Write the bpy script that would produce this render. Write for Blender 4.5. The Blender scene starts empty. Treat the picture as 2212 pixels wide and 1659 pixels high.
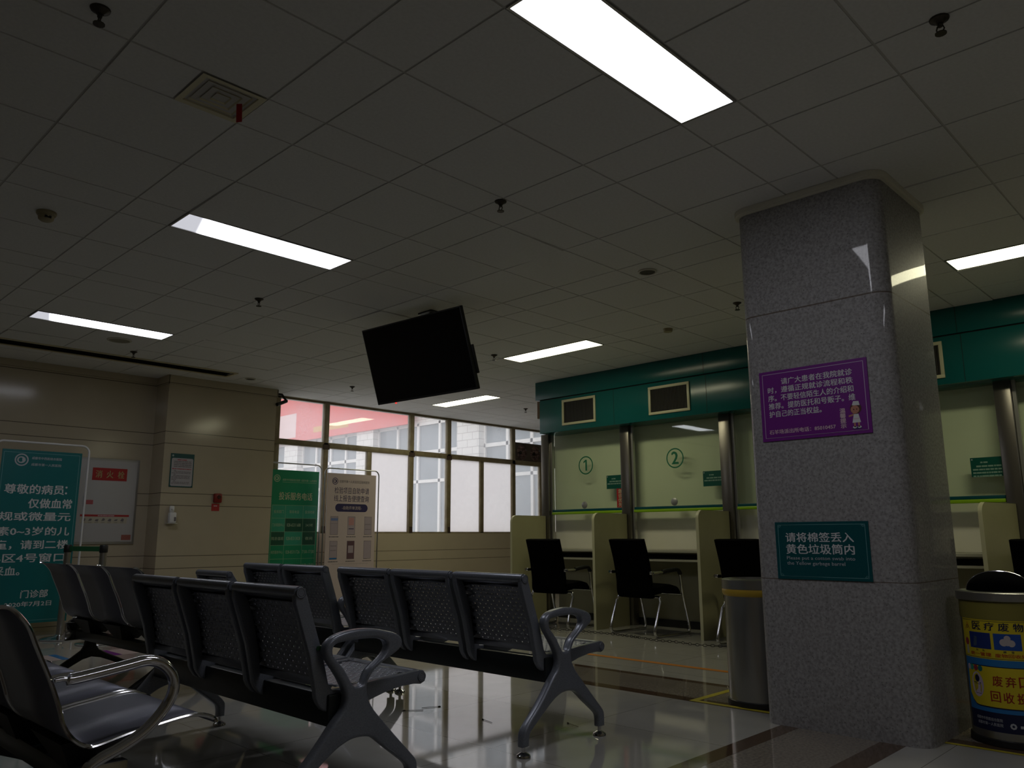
import bpy, bmesh, math, random
from mathutils import Vector, Matrix
random.seed(7)
sc = bpy.context.scene
COL = sc.collection
PI = math.pi

# ---------------------------------------------------------------- camera, world, exposure
cd = bpy.data.cameras.new('camera'); cam = bpy.data.objects.new('camera', cd); COL.objects.link(cam)
cd.sensor_width = 36.0; cd.lens = 1707.6 / 2212 * 36.0; cd.clip_start = 0.05; cd.clip_end = 200
yaw, pitch, roll = math.radians(44.141), math.radians(10.847), math.radians(-0.225)
F = Vector((math.cos(pitch)*math.cos(yaw), math.cos(pitch)*math.sin(yaw), math.sin(pitch)))
R0 = Vector((math.sin(yaw), -math.cos(yaw), 0)); U0 = R0.cross(F)
Rv = R0*math.cos(roll) + U0*math.sin(roll); Uv = U0*math.cos(roll) - R0*math.sin(roll)
cam.matrix_world = Matrix(((Rv.x, Uv.x, -F.x, -1.573), (Rv.y, Uv.y, -F.y, -1.549), (Rv.z, Uv.z, -F.z, 1.0), (0, 0, 0, 1)))
sc.camera = cam
sc.view_settings.view_transform = 'Standard'; sc.view_settings.look = 'None'
sc.view_settings.gamma = 1.0; sc.view_settings.use_curve_mapping = False
sc.view_settings.exposure = 0.0
sc.cycles.use_denoising = True
sc.cycles.max_bounces = 10; sc.cycles.sample_clamp_indirect = 4.0
sc.cycles.caustics_reflective = False; sc.cycles.caustics_refractive = False
w = bpy.data.worlds.new('overcast_sky'); sc.world = w; w.use_nodes = True
wn = w.node_tree.nodes; bg = wn['Background']
bg.inputs[0].default_value = (0.98, 0.985, 1.0, 1); bg.inputs[1].default_value = 1.5
LAMP = 9.0            # radiance of the ceiling panels
CEIL = 2.934

# ---------------------------------------------------------------- materials
_m = {}
def lin(c): return tuple((v/12.92 if v <= .04045 else ((v+.055)/1.055)**2.4) for v in c)
def mat(name, col=(.5, .5, .5), rough=.5, metal=0.0, spec=.5, emit=None, es=0.0, bump=None, noise=None):
    if name in _m: return _m[name]
    m = bpy.data.materials.new(name); m.use_nodes = True; nt = m.node_tree; b = nt.nodes['Principled BSDF']
    b.inputs['Base Color'].default_value = (*col, 1); b.inputs['Roughness'].default_value = rough
    b.inputs['Metallic'].default_value = metal; b.inputs['Specular IOR Level'].default_value = spec
    if emit: b.inputs['Emission Color'].default_value = (*emit, 1); b.inputs['Emission Strength'].default_value = es
    tc = nt.nodes.new('ShaderNodeTexCoord')
    if noise:   # (scale, darkest colour, amount)
        n = nt.nodes.new('ShaderNodeTexNoise'); n.inputs['Scale'].default_value = noise[0]; n.inputs['Detail'].default_value = 4
        r = nt.nodes.new('ShaderNodeValToRGB'); r.color_ramp.elements[0].position = .35; r.color_ramp.elements[1].position = .65
        r.color_ramp.elements[0].color = (*noise[1], 1); r.color_ramp.elements[1].color = (*col, 1)
        nt.links.new(tc.outputs['Object'], n.inputs['Vector']); nt.links.new(n.outputs['Fac'], r.inputs['Fac']); nt.links.new(r.outputs['Color'], b.inputs['Base Color'])
    if bump:    # (scale, strength)
        n2 = nt.nodes.new('ShaderNodeTexNoise'); n2.inputs['Scale'].default_value = bump[0]
        bp = nt.nodes.new('ShaderNodeBump'); bp.inputs['Strength'].default_value = bump[1]; bp.inputs['Distance'].default_value = .01
        nt.links.new(tc.outputs['Object'], n2.inputs['Vector']); nt.links.new(n2.outputs['Fac'], bp.inputs['Height']); nt.links.new(bp.outputs['Normal'], b.inputs['Normal'])
    _m[name] = m; return m
def node_mat(name):
    m = bpy.data.materials.new(name); m.use_nodes = True; _m[name] = m
    return m, m.node_tree, m.node_tree.nodes['Principled BSDF']
def mth(nt, op, a, b=None, c=None):
    n = nt.nodes.new('ShaderNodeMath'); n.operation = op
    for i, v in enumerate((a, b, c)):
        if v is None: continue
        if isinstance(v, (int, float)): n.inputs[i].default_value = v
        else: nt.links.new(v, n.inputs[i])
    return n.outputs[0]
def mixc(nt, f, a, b):
    n = nt.nodes.new('ShaderNodeMix'); n.data_type = 'RGBA'
    if isinstance(f, (int, float)): n.inputs[0].default_value = f
    else: nt.links.new(f, n.inputs[0])
    for i, v in ((6, a), (7, b)):
        if isinstance(v, tuple): n.inputs[i].default_value = (*v, 1)
        else: nt.links.new(v, n.inputs[i])
    return n.outputs[2]

# cream wall tiles with pairs of thin horizontal joints
m, nt, b = node_mat('cream_wall_tile')
tc = nt.nodes.new('ShaderNodeTexCoord'); sp = nt.nodes.new('ShaderNodeSeparateXYZ'); nt.links.new(tc.outputs['Object'], sp.inputs[0])
zm = mth(nt, 'MODULO', sp.outputs['Z'], .7345)
j1 = mth(nt, 'LESS_THAN', mth(nt, 'ABSOLUTE', mth(nt, 'SUBTRACT', zm, .0425)), .0035)
j2 = mth(nt, 'LESS_THAN', mth(nt, 'ABSOLUTE', mth(nt, 'SUBTRACT', zm, .634)), .0035)
jj = mth(nt, 'MAXIMUM', j1, j2)
nz = nt.nodes.new('ShaderNodeTexNoise'); nz.inputs['Scale'].default_value = 3.0; nt.links.new(tc.outputs['Object'], nz.inputs['Vector'])
base = mixc(nt, nz.outputs['Fac'], (.455, .395, .29), (.525, .46, .34))
nt.links.new(mixc(nt, jj, base, (.10, .085, .06)), b.inputs['Base Color'])
b.inputs['Roughness'].default_value = .14; b.inputs['Specular IOR Level'].default_value = .35
# ceiling tile: white mineral board with faint speckle
m, nt, b = node_mat('mineral_ceiling_tile')
tc = nt.nodes.new('ShaderNodeTexCoord'); nz = nt.nodes.new('ShaderNodeTexNoise'); nz.inputs['Scale'].default_value = 60; nz.inputs['Detail'].default_value = 6
nt.links.new(tc.outputs['Object'], nz.inputs['Vector'])
n3 = nt.nodes.new('ShaderNodeTexNoise'); n3.inputs['Scale'].default_value = 1.1; nt.links.new(tc.outputs['Object'], n3.inputs['Vector'])
cc = mixc(nt, nz.outputs['Fac'], (.72, .725, .71), (.86, .865, .85)); 
nt.links.new(cc, b.inputs['Base Color']); b.inputs['Roughness'].default_value = .9; b.inputs['Specular IOR Level'].default_value = .15
# polished floor tile with fine joints
m, nt, b = node_mat('polished_floor_tile')
tc = nt.nodes.new('ShaderNodeTexCoord'); sp = nt.nodes.new('ShaderNodeSeparateXYZ'); nt.links.new(tc.outputs['Object'], sp.inputs[0])
def joint(o, off):
    mm = mth(nt, 'FLOORED_MODULO', mth(nt, 'SUBTRACT', o, off), .8)
    return mth(nt, 'LESS_THAN', mth(nt, 'ABSOLUTE', mth(nt, 'SUBTRACT', mm, .4)), .0018)
jj = mth(nt, 'MAXIMUM', joint(sp.outputs['X'], 2.45), joint(sp.outputs['Y'], .15))
nz = nt.nodes.new('ShaderNodeTexNoise'); nz.inputs['Scale'].default_value = 5; nz.inputs['Detail'].default_value = 8; nt.links.new(tc.outputs['Object'], nz.inputs['Vector'])
base = mixc(nt, nz.outputs['Fac'], (.365, .355, .325), (.455, .445, .41))
nt.links.new(mixc(nt, jj, base, (.16, .14, .11)), b.inputs['Base Color']); b.inputs['Roughness'].default_value = .045; b.inputs['Specular IOR Level'].default_value = .75
# speckled granite with horizontal slab joints and dark streaks
m, nt, b = node_mat('speckled_granite')
tc = nt.nodes.new('ShaderNodeTexCoord'); sp = nt.nodes.new('ShaderNodeSeparateXYZ'); nt.links.new(tc.outputs['Object'], sp.inputs[0])
n1 = nt.nodes.new('ShaderNodeTexNoise'); n1.inputs['Scale'].default_value = 66; n1.inputs['Detail'].default_value = 5; nt.links.new(tc.outputs['Object'], n1.inputs['Vector'])
n2 = nt.nodes.new('ShaderNodeTexVoronoi'); n2.inputs['Scale'].default_value = 58; nt.links.new(tc.outputs['Object'], n2.inputs['Vector'])
n3 = nt.nodes.new('ShaderNodeTexNoise'); n3.inputs['Scale'].default_value = 6; nt.links.new(tc.outputs['Object'], n3.inputs['Vector'])
rp = nt.nodes.new('ShaderNodeValToRGB'); e = rp.color_ramp.elements; e[0].position = .34; e[1].position = .64
e[0].color = (.21, .203, .205, 1); e[1].color = (.355, .347, .35, 1); nt.links.new(n1.outputs['Fac'], rp.inputs['Fac'])
dots = mth(nt, 'LESS_THAN', n2.outputs['Distance'], .20)
gc = mixc(nt, mth(nt, 'MULTIPLY', dots, .55), rp.outputs['Color'], (.06, .055, .055))
gc = mixc(nt, mth(nt, 'MULTIPLY', n3.outputs['Fac'], .35), gc, (.30, .29, .27))
def zj(z0, t): return mth(nt, 'LESS_THAN', mth(nt, 'ABSOLUTE', mth(nt, 'SUBTRACT', sp.outputs['Z'], z0)), t)
jn = mth(nt, 'MAXIMUM', zj(.762, .0025), zj(2.256, .004))
nt.links.new(mixc(nt, mth(nt, 'MULTIPLY', jn, .8), gc, (.10, .07, .045)), b.inputs['Base Color'])
b.inputs['Roughness'].default_value = .5; b.inputs['Specular IOR Level'].default_value = .1
gl = nt.nodes.new('ShaderNodeBsdfGlossy'); gl.inputs['Roughness'].default_value = .035; lw = nt.nodes.new('ShaderNodeLayerWeight'); lw.inputs['Blend'].default_value = .5
mx = nt.nodes.new('ShaderNodeMixShader'); nt.links.new(mth(nt, 'MULTIPLY_ADD', mth(nt, 'POWER', lw.outputs['Facing'], 4.5), .24, .022), mx.inputs[0])
nt.links.new(b.outputs[0], mx.inputs[1]); nt.links.new(gl.outputs[0], mx.inputs[2]); nt.links.new(mx.outputs[0], nt.nodes['Material Output'].inputs[0])
# window glass: thin, clear, slightly dirty
def glass(name, haze, hazecol, refl=.04, tint=(1, 1, 1)):
    m = bpy.data.materials.new(name); m.use_nodes = True; nt = m.node_tree; nt.nodes.remove(nt.nodes['Principled BSDF'])
    out = nt.nodes['Material Output']; t = nt.nodes.new('ShaderNodeBsdfTransparent'); t.inputs[0].default_value = (*tint, 1); g = nt.nodes.new('ShaderNodeBsdfGlossy'); g.inputs['Roughness'].default_value = .02
    tr = nt.nodes.new('ShaderNodeBsdfTranslucent'); tr.inputs['Color'].default_value = (*hazecol, 1)
    tc = nt.nodes.new('ShaderNodeTexCoord'); nz = nt.nodes.new('ShaderNodeTexNoise'); nz.inputs['Scale'].default_value = 2.2; nz.inputs['Detail'].default_value = 5
    nt.links.new(tc.outputs['Object'], nz.inputs['Vector'])
    m1 = nt.nodes.new('ShaderNodeMixShader'); nt.links.new(t.outputs[0], m1.inputs[1]); nt.links.new(tr.outputs[0], m1.inputs[2])
    nt.links.new(mth(nt, 'MULTIPLY_ADD', nz.outputs['Fac'], haze*.7, haze*.65), m1.inputs[0])
    fr = nt.nodes.new('ShaderNodeLayerWeight'); fr.inputs['Blend'].default_value = .5      # same on both faces of the pane
    m2 = nt.nodes.new('ShaderNodeMixShader'); nt.links.new(mth(nt, 'MULTIPLY_ADD', mth(nt, 'POWER', fr.outputs['Facing'], 5), .9, refl), m2.inputs[0]); nt.links.new(m1.outputs[0], m2.inputs[1]); nt.links.new(g.outputs[0], m2.inputs[2])
    nt.links.new(m2.outputs[0], out.inputs[0]); _m[name] = m; return m
CLEAR = glass('dirty_window_glass', .24, (.88, .90, .95)); FROST = glass('frosted_film_glass', .93, (.93, .92, .93)); COUNTER_GLASS = glass('counter_glass', .02, (.8, .85, .8), .03, (.96, 1.0, .94))

CREAM = _m['cream_wall_tile']; TILE = _m['mineral_ceiling_tile']; FLOOR = _m['polished_floor_tile']; GRANITE = _m['speckled_granite']
BROWN = mat('brown_granite_strip', (.115, .072, .042), .06, spec=.6, noise=(60, (.07, .045, .03)))
MIDSTONE = mat('grey_brown_granite_tile', (.27, .235, .19), .06, spec=.6, noise=(70, (.17, .15, .125)))
GREYPAINT = mat('blue_grey_metal_paint', (.215, .232, .27), .30, .35, noise=(200, (.175, .19, .225)))
DARKBEAM = mat('dark_steel_beam', (.016, .021, .023), .35, .3)
PERF = mat('perforated_steel_paint', (.235, .25, .295), .34, .35)
CHROME = mat('chrome', (.62, .62, .63), .10, 1.0)
STEEL = mat('brushed_stainless', (.42, .42, .41), .28, 1.0, bump=(90, .04))
POSTSTEEL = mat('brushed_post_steel', (.20, .185, .165), .30, .9)
SHEET = mat('grey_perforated_sheet', (.125, .13, .165), .42, .5, bump=(260, .04))
BLACKPL = mat('black_plastic', (.006, .006, .006), .55)
BLACKFAB = mat('black_mesh_fabric', (.0015, .0015, .0018), .95, spec=.05, bump=(400, .2))
SCREEN = mat('black_screen', (.004, .004, .005), .12, spec=.35)
TEAL = mat('teal_panel', (.004, .105, .105), .22, spec=.4)
TEALD = mat('teal_board', (.0, .145, .15), .35)
GREENB = mat('green_banner', (.004, .26, .125), .4)
GREEND = mat('dark_green_print', (.003, .085, .045), .5)
GREENL = mat('light_green_print', (.03, .33, .21), .5)
LINEG = mat('pale_green_line', (.30, .50, .32), .5)
WHITE = mat('white_print', (.62, .63, .64), .5)
DIMWHITE = mat('grey_white_print', (.45, .47, .50), .5)
MILK = mat('white_plastic', (.72, .72, .72), .35)
PINKW = mat('pinkish_white_banner', (.60, .50, .49), .5)
NAVY = mat('navy_print', (.03, .025, .10), .5)
GREYP = mat('grey_print', (.17, .15, .16), .6)
RED = mat('red_print', (.42, .018, .02), .45); REDD = mat('red_paint', (.23, .012, .008), .35)
GOLD = mat('dull_gold_print', (.42, .36, .16), .5)
PURPLE = mat('purple_board', (.15, .006, .205), .45); PALEP = mat('pale_lilac_print', (.50, .40, .55), .5)
YELLOW = mat('yellow_print', (.62, .50, .015), .45); YTAPE = mat('yellow_tape', (.45, .38, .02), .5); YBAG = mat('yellow_bag_plastic', (.50, .33, .03), .4)
BLUEP = mat('blue_print', (.015, .16, .42), .4); NAVYB = mat('navy_label', (.004, .008, .045), .4)
LILAC = mat('lilac_print', (.55, .45, .55), .5); SKIN = mat('skin_print', (.45, .2, .13), .5); HAIR = mat('brown_print', (.07, .02, .012), .5)
CREAMB = mat('cream_board', (.40, .385, .225), .4, noise=(3, (.36, .34, .20))); CREAMEDGE = mat('cream_edge_band', (.55, .54, .36), .4)
BLIND = mat('cream_roller_blind', (.86, .84, .74), .8, noise=(2, (.82, .80, .70)))
DESK = mat('cream_desk_board', (.46, .45, .37), .35)
OLIVE = mat('olive_window_paint', (.27, .225, .13), .5, noise=(9, (.20, .155, .085)))
ALU = mat('aluminium', (.45, .45, .44), .35, .8)
RUST = mat('rusty_brown', (.05, .028, .018), .7)
OLIVEM = mat('beige_diffuser_metal', (.64, .585, .39), .5)
VENTM = mat('aged_vent_metal', (.70, .655, .45), .5); HOUSING = mat('aged_cream_plastic', (.36, .31, .18), .5)
DARKGAP = mat('dark_gap', (.01, .01, .01), .9)
TBAR = mat('dull_ceiling_rail', (.56, .55, .52), .6)
GREYW = mat('cabinet_grey_white', (.50, .49, .49), .4)
ORANGE = mat('orange_tape', (.55, .19, .012), .5)
LIME = mat('lime_green_edge', (.27, .50, .01), .35); RAILT = mat('dark_teal_rail', (.0, .075, .10), .3)
BRASS = mat('dark_bronze', (.06, .05, .035), .45, .6)

# ---------------------------------------------------------------- mesh helpers
class MB:
    def __init__(s): s.v = []; s.f = []; s.mi = []; s.mats = []; s.sm = []
    def mid(s, m):
        if m not in s.mats: s.mats.append(m)
        return s.mats.index(m)
    def add(s, vs, fs, m, smooth=False):
        o = len(s.v); k = s.mid(m); s.v += [tuple(q) for q in vs]
        for f in fs: s.f.append(tuple(i+o for i in f)); s.mi.append(k); s.sm.append(smooth)
        return s
    def box(s, x0, x1, y0, y1, z0, z1, m, bev=0.0):
        if bev > 0:
            bm = bmesh.new(); bmesh.ops.create_cube(bm, size=1)
            for q in bm.verts: q.co = Vector(((x0+x1)/2+q.co.x*(x1-x0), (y0+y1)/2+q.co.y*(y1-y0), (z0+z1)/2+q.co.z*(z1-z0)))
            bmesh.ops.bevel(bm, geom=bm.edges[:], offset=bev, segments=2, affect='EDGES', profile=.5)
            bm.verts.index_update(); s.add([q.co for q in bm.verts], [[q.index for q in f.verts] for f in bm.faces], m); bm.free(); return s
        vs = [(x, y, z) for x in (x0, x1) for y in (y0, y1) for z in (z0, z1)]
        return s.add(vs, [(0, 1, 3, 2), (4, 6, 7, 5), (0, 4, 5, 1), (2, 3, 7, 6), (0, 2, 6, 4), (1, 5, 7, 3)], m)
    def quad(s, a, b, c, d, m): return s.add([a, b, c, d], [(0, 1, 2, 3)], m)
    def tube(s, pts, r, m, n=10, closed=False, caps=True):
        P = [Vector(p) for p in pts]; k = len(P); rr = r if isinstance(r, (list, tuple)) else [r]*k
        T = []
        for i in range(k):
            a = P[(i-1) % k] if (closed or i > 0) else P[i]; c = P[(i+1) % k] if (closed or i < k-1) else P[i]
            T.append((c-a).normalized())
        up = Vector((0, 0, 1)) if abs(T[0].z) < .9 else Vector((1, 0, 0))
        N = [(up - T[0]*up.dot(T[0])).normalized()]
        for i in range(1, k):
            q = N[-1] - T[i]*N[-1].dot(T[i]); N.append(q.normalized())
        vs = []
        for i in range(k):
            B = T[i].cross(N[i])
            for j in range(n):
                a = 2*PI*j/n; vs.append(P[i] + (N[i]*math.cos(a)+B*math.sin(a))*rr[i])
        fs = []
        for i in range(k if closed else k-1):
            i2 = (i+1) % k
            for j in range(n): fs.append((i*n+j, i*n+(j+1) % n, i2*n+(j+1) % n, i2*n+j))
        s.add(vs, fs, m, True)
        if caps and not closed: s.add(vs[:n], [tuple(range(n-1, -1, -1))], m); s.add(vs[-n:], [tuple(range(n))], m)
        return s
    def lathe(s, prof, m, c=(0, 0, 0), n=28, a0=0, a1=2*PI, smooth=True, axis='Z'):
        full = abs(a1-a0-2*PI) < 1e-6; k = n if full else n+1; vs = []
        for r, z in prof:
            for j in range(k):
                a = a0+(a1-a0)*j/n; x, y = r*math.cos(a), r*math.sin(a)
                q = (x, y, z) if axis == 'Z' else ((z, x, y) if axis == 'X' else (x, z, y))
                vs.append((c[0]+q[0], c[1]+q[1], c[2]+q[2]))
        fs = []
        for i in range(len(prof)-1):
            for j in range(n): fs.append((i*k+j, i*k+(j+1) % k, (i+1)*k+(j+1) % k, (i+1)*k+j))
        return s.add(vs, fs, m, smooth)
    def mesh(s, name):
        me = bpy.data.meshes.new(name); me.from_pydata(s.v, [], s.f)
        for m in s.mats: me.materials.append(m)
        me.polygons.foreach_set('material_index', s.mi); me.polygons.foreach_set('use_smooth', s.sm)
        bm = bmesh.new(); bm.from_mesh(me); bmesh.ops.remove_doubles(bm, verts=bm.verts, dist=1e-6); bmesh.ops.recalc_face_normals(bm, faces=bm.faces); bm.to_mesh(me); bm.free()
        me.set_sharp_from_angle(angle=math.radians(40)); me.update(); return me
    def build(s, name, parent=None, loc=None, rz=0):
        return link(name, s.mesh(name), parent, loc, rz)
def link(name, me, parent=None, loc=None, rz=0):
    o = bpy.data.objects.new(name, me); COL.objects.link(o)
    if parent: o.parent = parent
    if loc is not None: o.location = loc
    if rz: o.rotation_euler[2] = rz
    return o
def tag(o, label=None, cat=None, group=None, kind=None):
    if label: o['label'] = label
    if cat: o['category'] = cat
    if group: o['group'] = group
    if kind: o['kind'] = kind
    return o
def empty(name, loc, label, cat, group=None, rz=0):
    o = bpy.data.objects.new(name, None); COL.objects.link(o); o.location = loc; o.rotation_euler[2] = rz; o.empty_display_size = .1
    return tag(o, label, cat, group)
def struct(mb, name): return tag(mb.build(name), kind='structure')
def smooth_path(P, sub=5, closed=False):
    out = []; k = len(P)
    for i in range(k if closed else k-1):
        g = (lambda j: P[j % k]) if closed else (lambda j: P[max(0, min(k-1, j))])
        p0, p1, p2, p3 = g(i-1), g(i), g(i+1), g(i+2)
        for t in range(sub):
            u = t/sub
            out.append(tuple(.5*(2*b+(c-a)*u+(2*a-5*b+4*c-d)*u*u+(3*b-a-3*c+d)*u**3) for a, b, c, d in zip(p0, p1, p2, p3)))
    if not closed: out.append(tuple(P[-1]))
    return out
def plate(loops, thick, bevel=0.0, plane='XZ', off=0.0):
    """rounded plate from closed 2D loops (first outline, the others holes); returns verts, faces"""
    c = bpy.data.curves.new('tmp', 'CURVE'); c.dimensions = '2D'; c.fill_mode = 'BOTH'; c.extrude = max(thick/2-bevel, 1e-4); c.bevel_depth = bevel; c.bevel_resolution = 2; c.offset = -bevel
    for L in loops:
        s = c.splines.new('POLY'); s.points.add(len(L)-1); s.use_cyclic_u = True
        for q, p in zip(s.points, L): q.co = (p[0], p[1], 0, 1)
    o = bpy.data.objects.new('tmp', c); COL.objects.link(o)
    dg = bpy.context.evaluated_depsgraph_get(); dg.update(); me = bpy.data.meshes.new_from_object(o.evaluated_get(dg))
    vs = []
    for q in me.vertices:
        x, y, z = q.co
        vs.append((x, off+z, y) if plane == 'XZ' else (off+z, x, y) if plane == 'YZ' else (x, y, off+z))
    fs = [tuple(p.vertices) for p in me.polygons]
    bpy.data.objects.remove(o); bpy.data.curves.remove(c); bpy.data.meshes.remove(me)
    return vs, fs
_tc = {}
def text_shape(body, bold=0.0, vert=False):
    key = (body, bold, vert)
    if key in _tc: return _tc[key]
    c = bpy.data.curves.new('tmp', 'FONT'); c.body = '\n'.join(body) if vert else body; c.size = 1; c.resolution_u = 2; c.offset = bold
    o = bpy.data.objects.new('tmp', c); COL.objects.link(o)
    dg = bpy.context.evaluated_depsgraph_get(); dg.update(); me = bpy.data.meshes.new_from_object(o.evaluated_get(dg))
    vs = [(q.co.x, q.co.y) for q in me.vertices]; fs = [tuple(p.vertices) for p in me.polygons]
    bpy.data.objects.remove(o); bpy.data.curves.remove(c); bpy.data.meshes.remove(me)
    x0 = min(q[0] for q in vs); x1 = max(q[0] for q in vs); y0 = min(q[1] for q in vs); y1 = max(q[1] for q in vs)
    r = ([((a-x0)/(x1-x0), (b2-y0)/(y1-y0)) for a, b2 in vs], fs, (x1-x0)/(y1-y0)); _tc[key] = r; return r
class Board:
    """2D drawing surface laid on a plane (or any mapping) in the scene; collects shapes by material"""
    def __init__(s, mp, eps=.0006): s.mp = mp; s.mb = MB(); s.eps = eps
    def P(s, x, y, lay): return s.mp(x, y, s.eps*lay)
    def text(s, body, x0, y0, x1, y1, m, bold=.012, lay=2, vert=False):
        vs, fs, ar = text_shape(body, 0.0, vert); d = bold*(x1-x0 if vert else y1-y0)*.8     # heavier strokes: shifted copies
        for k, (dx, dy) in enumerate(((-d, 0), (d, 0), (0, d)) if bold > .015 else ((0, 0),)):
            s.mb.add([s.P(x0+(x1-x0)*a+dx, y0+(y1-y0)*c+dy, lay+.15*k) for a, c in vs], fs, m)
        return s
    def rect(s, x0, y0, x1, y1, m, lay=1, n=1):
        for i in range(n):
            a, c = x0+(x1-x0)*i/n, x0+(x1-x0)*(i+1)/n
            s.mb.quad(s.P(a, y0, lay), s.P(c, y0, lay), s.P(c, y1, lay), s.P(a, y1, lay), m)
        return s
    def frame(s, x0, y0, x1, y1, t, m, lay=1, n=1):
        s.rect(x0, y0, x1, y0+t, m, lay, n); s.rect(x0, y1-t, x1, y1, m, lay, n); s.rect(x0, y0, x0+t, y1, m, lay); s.rect(x1-t, y0, x1, y1, m, lay); return s
    def poly(s, pts, m, lay=1): s.mb.add([s.P(x, y, lay) for x, y in pts], [tuple(range(len(pts)))], m); return s
    def disc(s, cx, cy, rx, ry, m, lay=1, n=28): return s.poly([(cx+rx*math.cos(2*PI*i/n), cy+ry*math.sin(2*PI*i/n)) for i in range(n)], m, lay)
    def ring(s, cx, cy, r0, r1, m, lay=1, n=36):
        for i in range(n):
            a, c = 2*PI*i/n, 2*PI*(i+1)/n
            s.poly([(cx+r0*math.cos(a), cy+r0*math.sin(a)), (cx+r1*math.cos(a), cy+r1*math.sin(a)), (cx+r1*math.cos(c), cy+r1*math.sin(c)), (cx+r0*math.cos(c), cy+r0*math.sin(c))], m, lay)
        return s
    def lines(s, x0, x1, y, h, m, seed=0, lay=2):   # a row of print too small to read
        r = random.Random(seed); x = x0
        while x < x1-.004:
            wd = min(r.uniform(.012, .05), x1-x); s.rect(x, y, x+wd, y+h, m, lay); x += wd+r.uniform(.002, .006)
        return s
    def logo(s, cx, cy, r, m, bgm):
        s.disc(cx, cy, r, r, m, 1); s.disc(cx, cy, r*.8, r*.8, bgm, 2); s.disc(cx-.05*r, cy, r*.62, r*.55, m, 3); s.disc(cx-.12*r, cy, r*.3, r*.35, bgm, 4); s.disc(cx+.28*r, cy+.05*r, r*.22, r*.33, m, 5); return s
    def build(s, name, parent): return s.mb.build(name, parent)
# wall facing -Y (seen with +X to the right): local x = X ;  wall facing -X (seen with -Y to the right)
def on_y(x0, y, z0): return lambda a, c, e: (x0+a, y-e, z0+c)
def on_x(x, y0, z0): return lambda a, c, e: (x-e, y0-a, z0+c)

# ---------------------------------------------------------------- setting: floor, walls, ceiling
X0, X1, Y0, Y1 = -4.5, 9.9, -5.5, 8.33
struct(MB().box(X0, X1, Y0, Y1, -.12, 0, FLOOR), 'floor')
n = 0
for a in ((2.85, 2.95, .64, 7.0), (3.40, 3.47, .64, 7.0), (X0, 2.64, .45, .55), (X0, 2.64, -.08, .04), (2.85, 2.95, Y0, -.19), (3.40, 3.47, Y0, -.19), (3.41, 5.3, .45, .55), (3.41, 5.3, -.08, .04)):
    n += 1; struct(MB().box(*a, 0, .0012, BROWN), 'trim_%d' % n)
for a in ((2.95, 3.40, .64, 7.0), (X0, 2.64, .04, .45), (2.95, 3.40, Y0, -.19), (3.41, 5.3, .04, .45)):
    n += 1; struct(MB().box(*a, 0, .0008, MIDSTONE), 'trim_%d' % n)
SILL, TRAN0, TRAN1, WX0 = 1.04, 2.255, 2.335, 3.915
struct(MB().box(X0, WX0, Y1, Y1+.25, 0, CEIL+.2, CREAM).box(WX0, X1, Y1, Y1+.25, 0, SILL, CREAM).box(WX0, X1, Y1, Y1+.25, CEIL-.005, CEIL+.2, CREAM), 'wall_back')
struct(MB().box(2.285, 3.72, 7.98, Y1, 0, CEIL, CREAM), 'wall_pilaster')
n += 1; struct(MB().box(X0, 2.275, Y1-.02, Y1, CEIL-.075, CEIL-.001, CREAM).box(2.275, 3.73, 7.965, 7.98, CEIL-.11, CEIL-.001, CREAM).box(2.27, 2.285, 7.965, Y1, CEIL-.11, CEIL-.001, CREAM).box(3.72, 3.735, 7.965, Y1, CEIL-.11, CEIL-.001, CREAM), 'trim_%d' % n)
struct(MB().box(X0-.2, X0, Y0, Y1+.25, 0, CEIL+.2, CREAM), 'wall_left')
struct(MB().box(X0-.2, X1+.2, Y0-.2, Y0, 0, CEIL+.2, CREAM), 'wall_front')
struct(MB().box(X1, X1+.2, Y0, Y1+.25, 0, CEIL+.2, CREAM), 'wall_right')
# lamps sit in the lattice: (x0, x1, y0, y1)
LIGHTS = [((.3, 1.5, 0, .3), 'cool', 'big bright panel light at the top, nearest of all, left of the granite pillar'),
          ((.3, 1.5, 3.0, 3.3), 'cool', 'bright panel light with a dim left end, upper left of the television'),
          ((.3, 1.5, 6.0, 6.3), 'cool', 'slim panel light beside the long slot grille, far left of the ceiling'),
          ((4.5, 4.8, 3.3, 4.5), 'warm', 'warm panel light over the teal fascia, just right of the television'),
          ((6.0, 6.3, 6.3, 7.5), 'warm', 'smallest panel light, just below the television by the windows'),
          ((4.5, 4.8, -1.2, 0), 'warm', 'panel light cut by the right picture edge, right of the granite pillar'),
          ((.3, 1.5, -3.0, -2.7), 'cool', 'added unseen panel light behind the camera')]  # last one is an unseen lamp, added for light on the pillar front
VENT = (-.3, 0, 1.5, 1.8)
def rng(a, b2):
    out = []; k = math.floor(a/1.5)
    while 1.5*k < b2:
        for p, q in ((0, .3), (.3, .9), (.9, 1.5)):
            lo, hi = max(a, 1.5*k+p), min(b2, 1.5*k+q)
            if hi-lo > .02: out.append((lo, hi))
        k += 1
    return out
cb = MB(); rt = random.Random(3)
cb.box(X0, X1, Y0, Y1, CEIL+.005, CEIL+.2, TBAR)
holes = [q[0] for q in LIGHTS]+[VENT]
cells = []
for xa, xb in rng(X0, X1):
    for ya, yb in rng(Y0, Y1):
        if xa > -.61 and xb < .01 and ya > 1.49 and yb < 1.81: cells.append((-.6, -.3, ya, yb)); continue
        if any(h[0]-.001 <= xa and xb <= h[1]+.001 and h[2]-.001 <= ya and yb <= h[3]+.001 for h in holes): continue
        cells.append((xa, xb, ya, yb))
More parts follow.
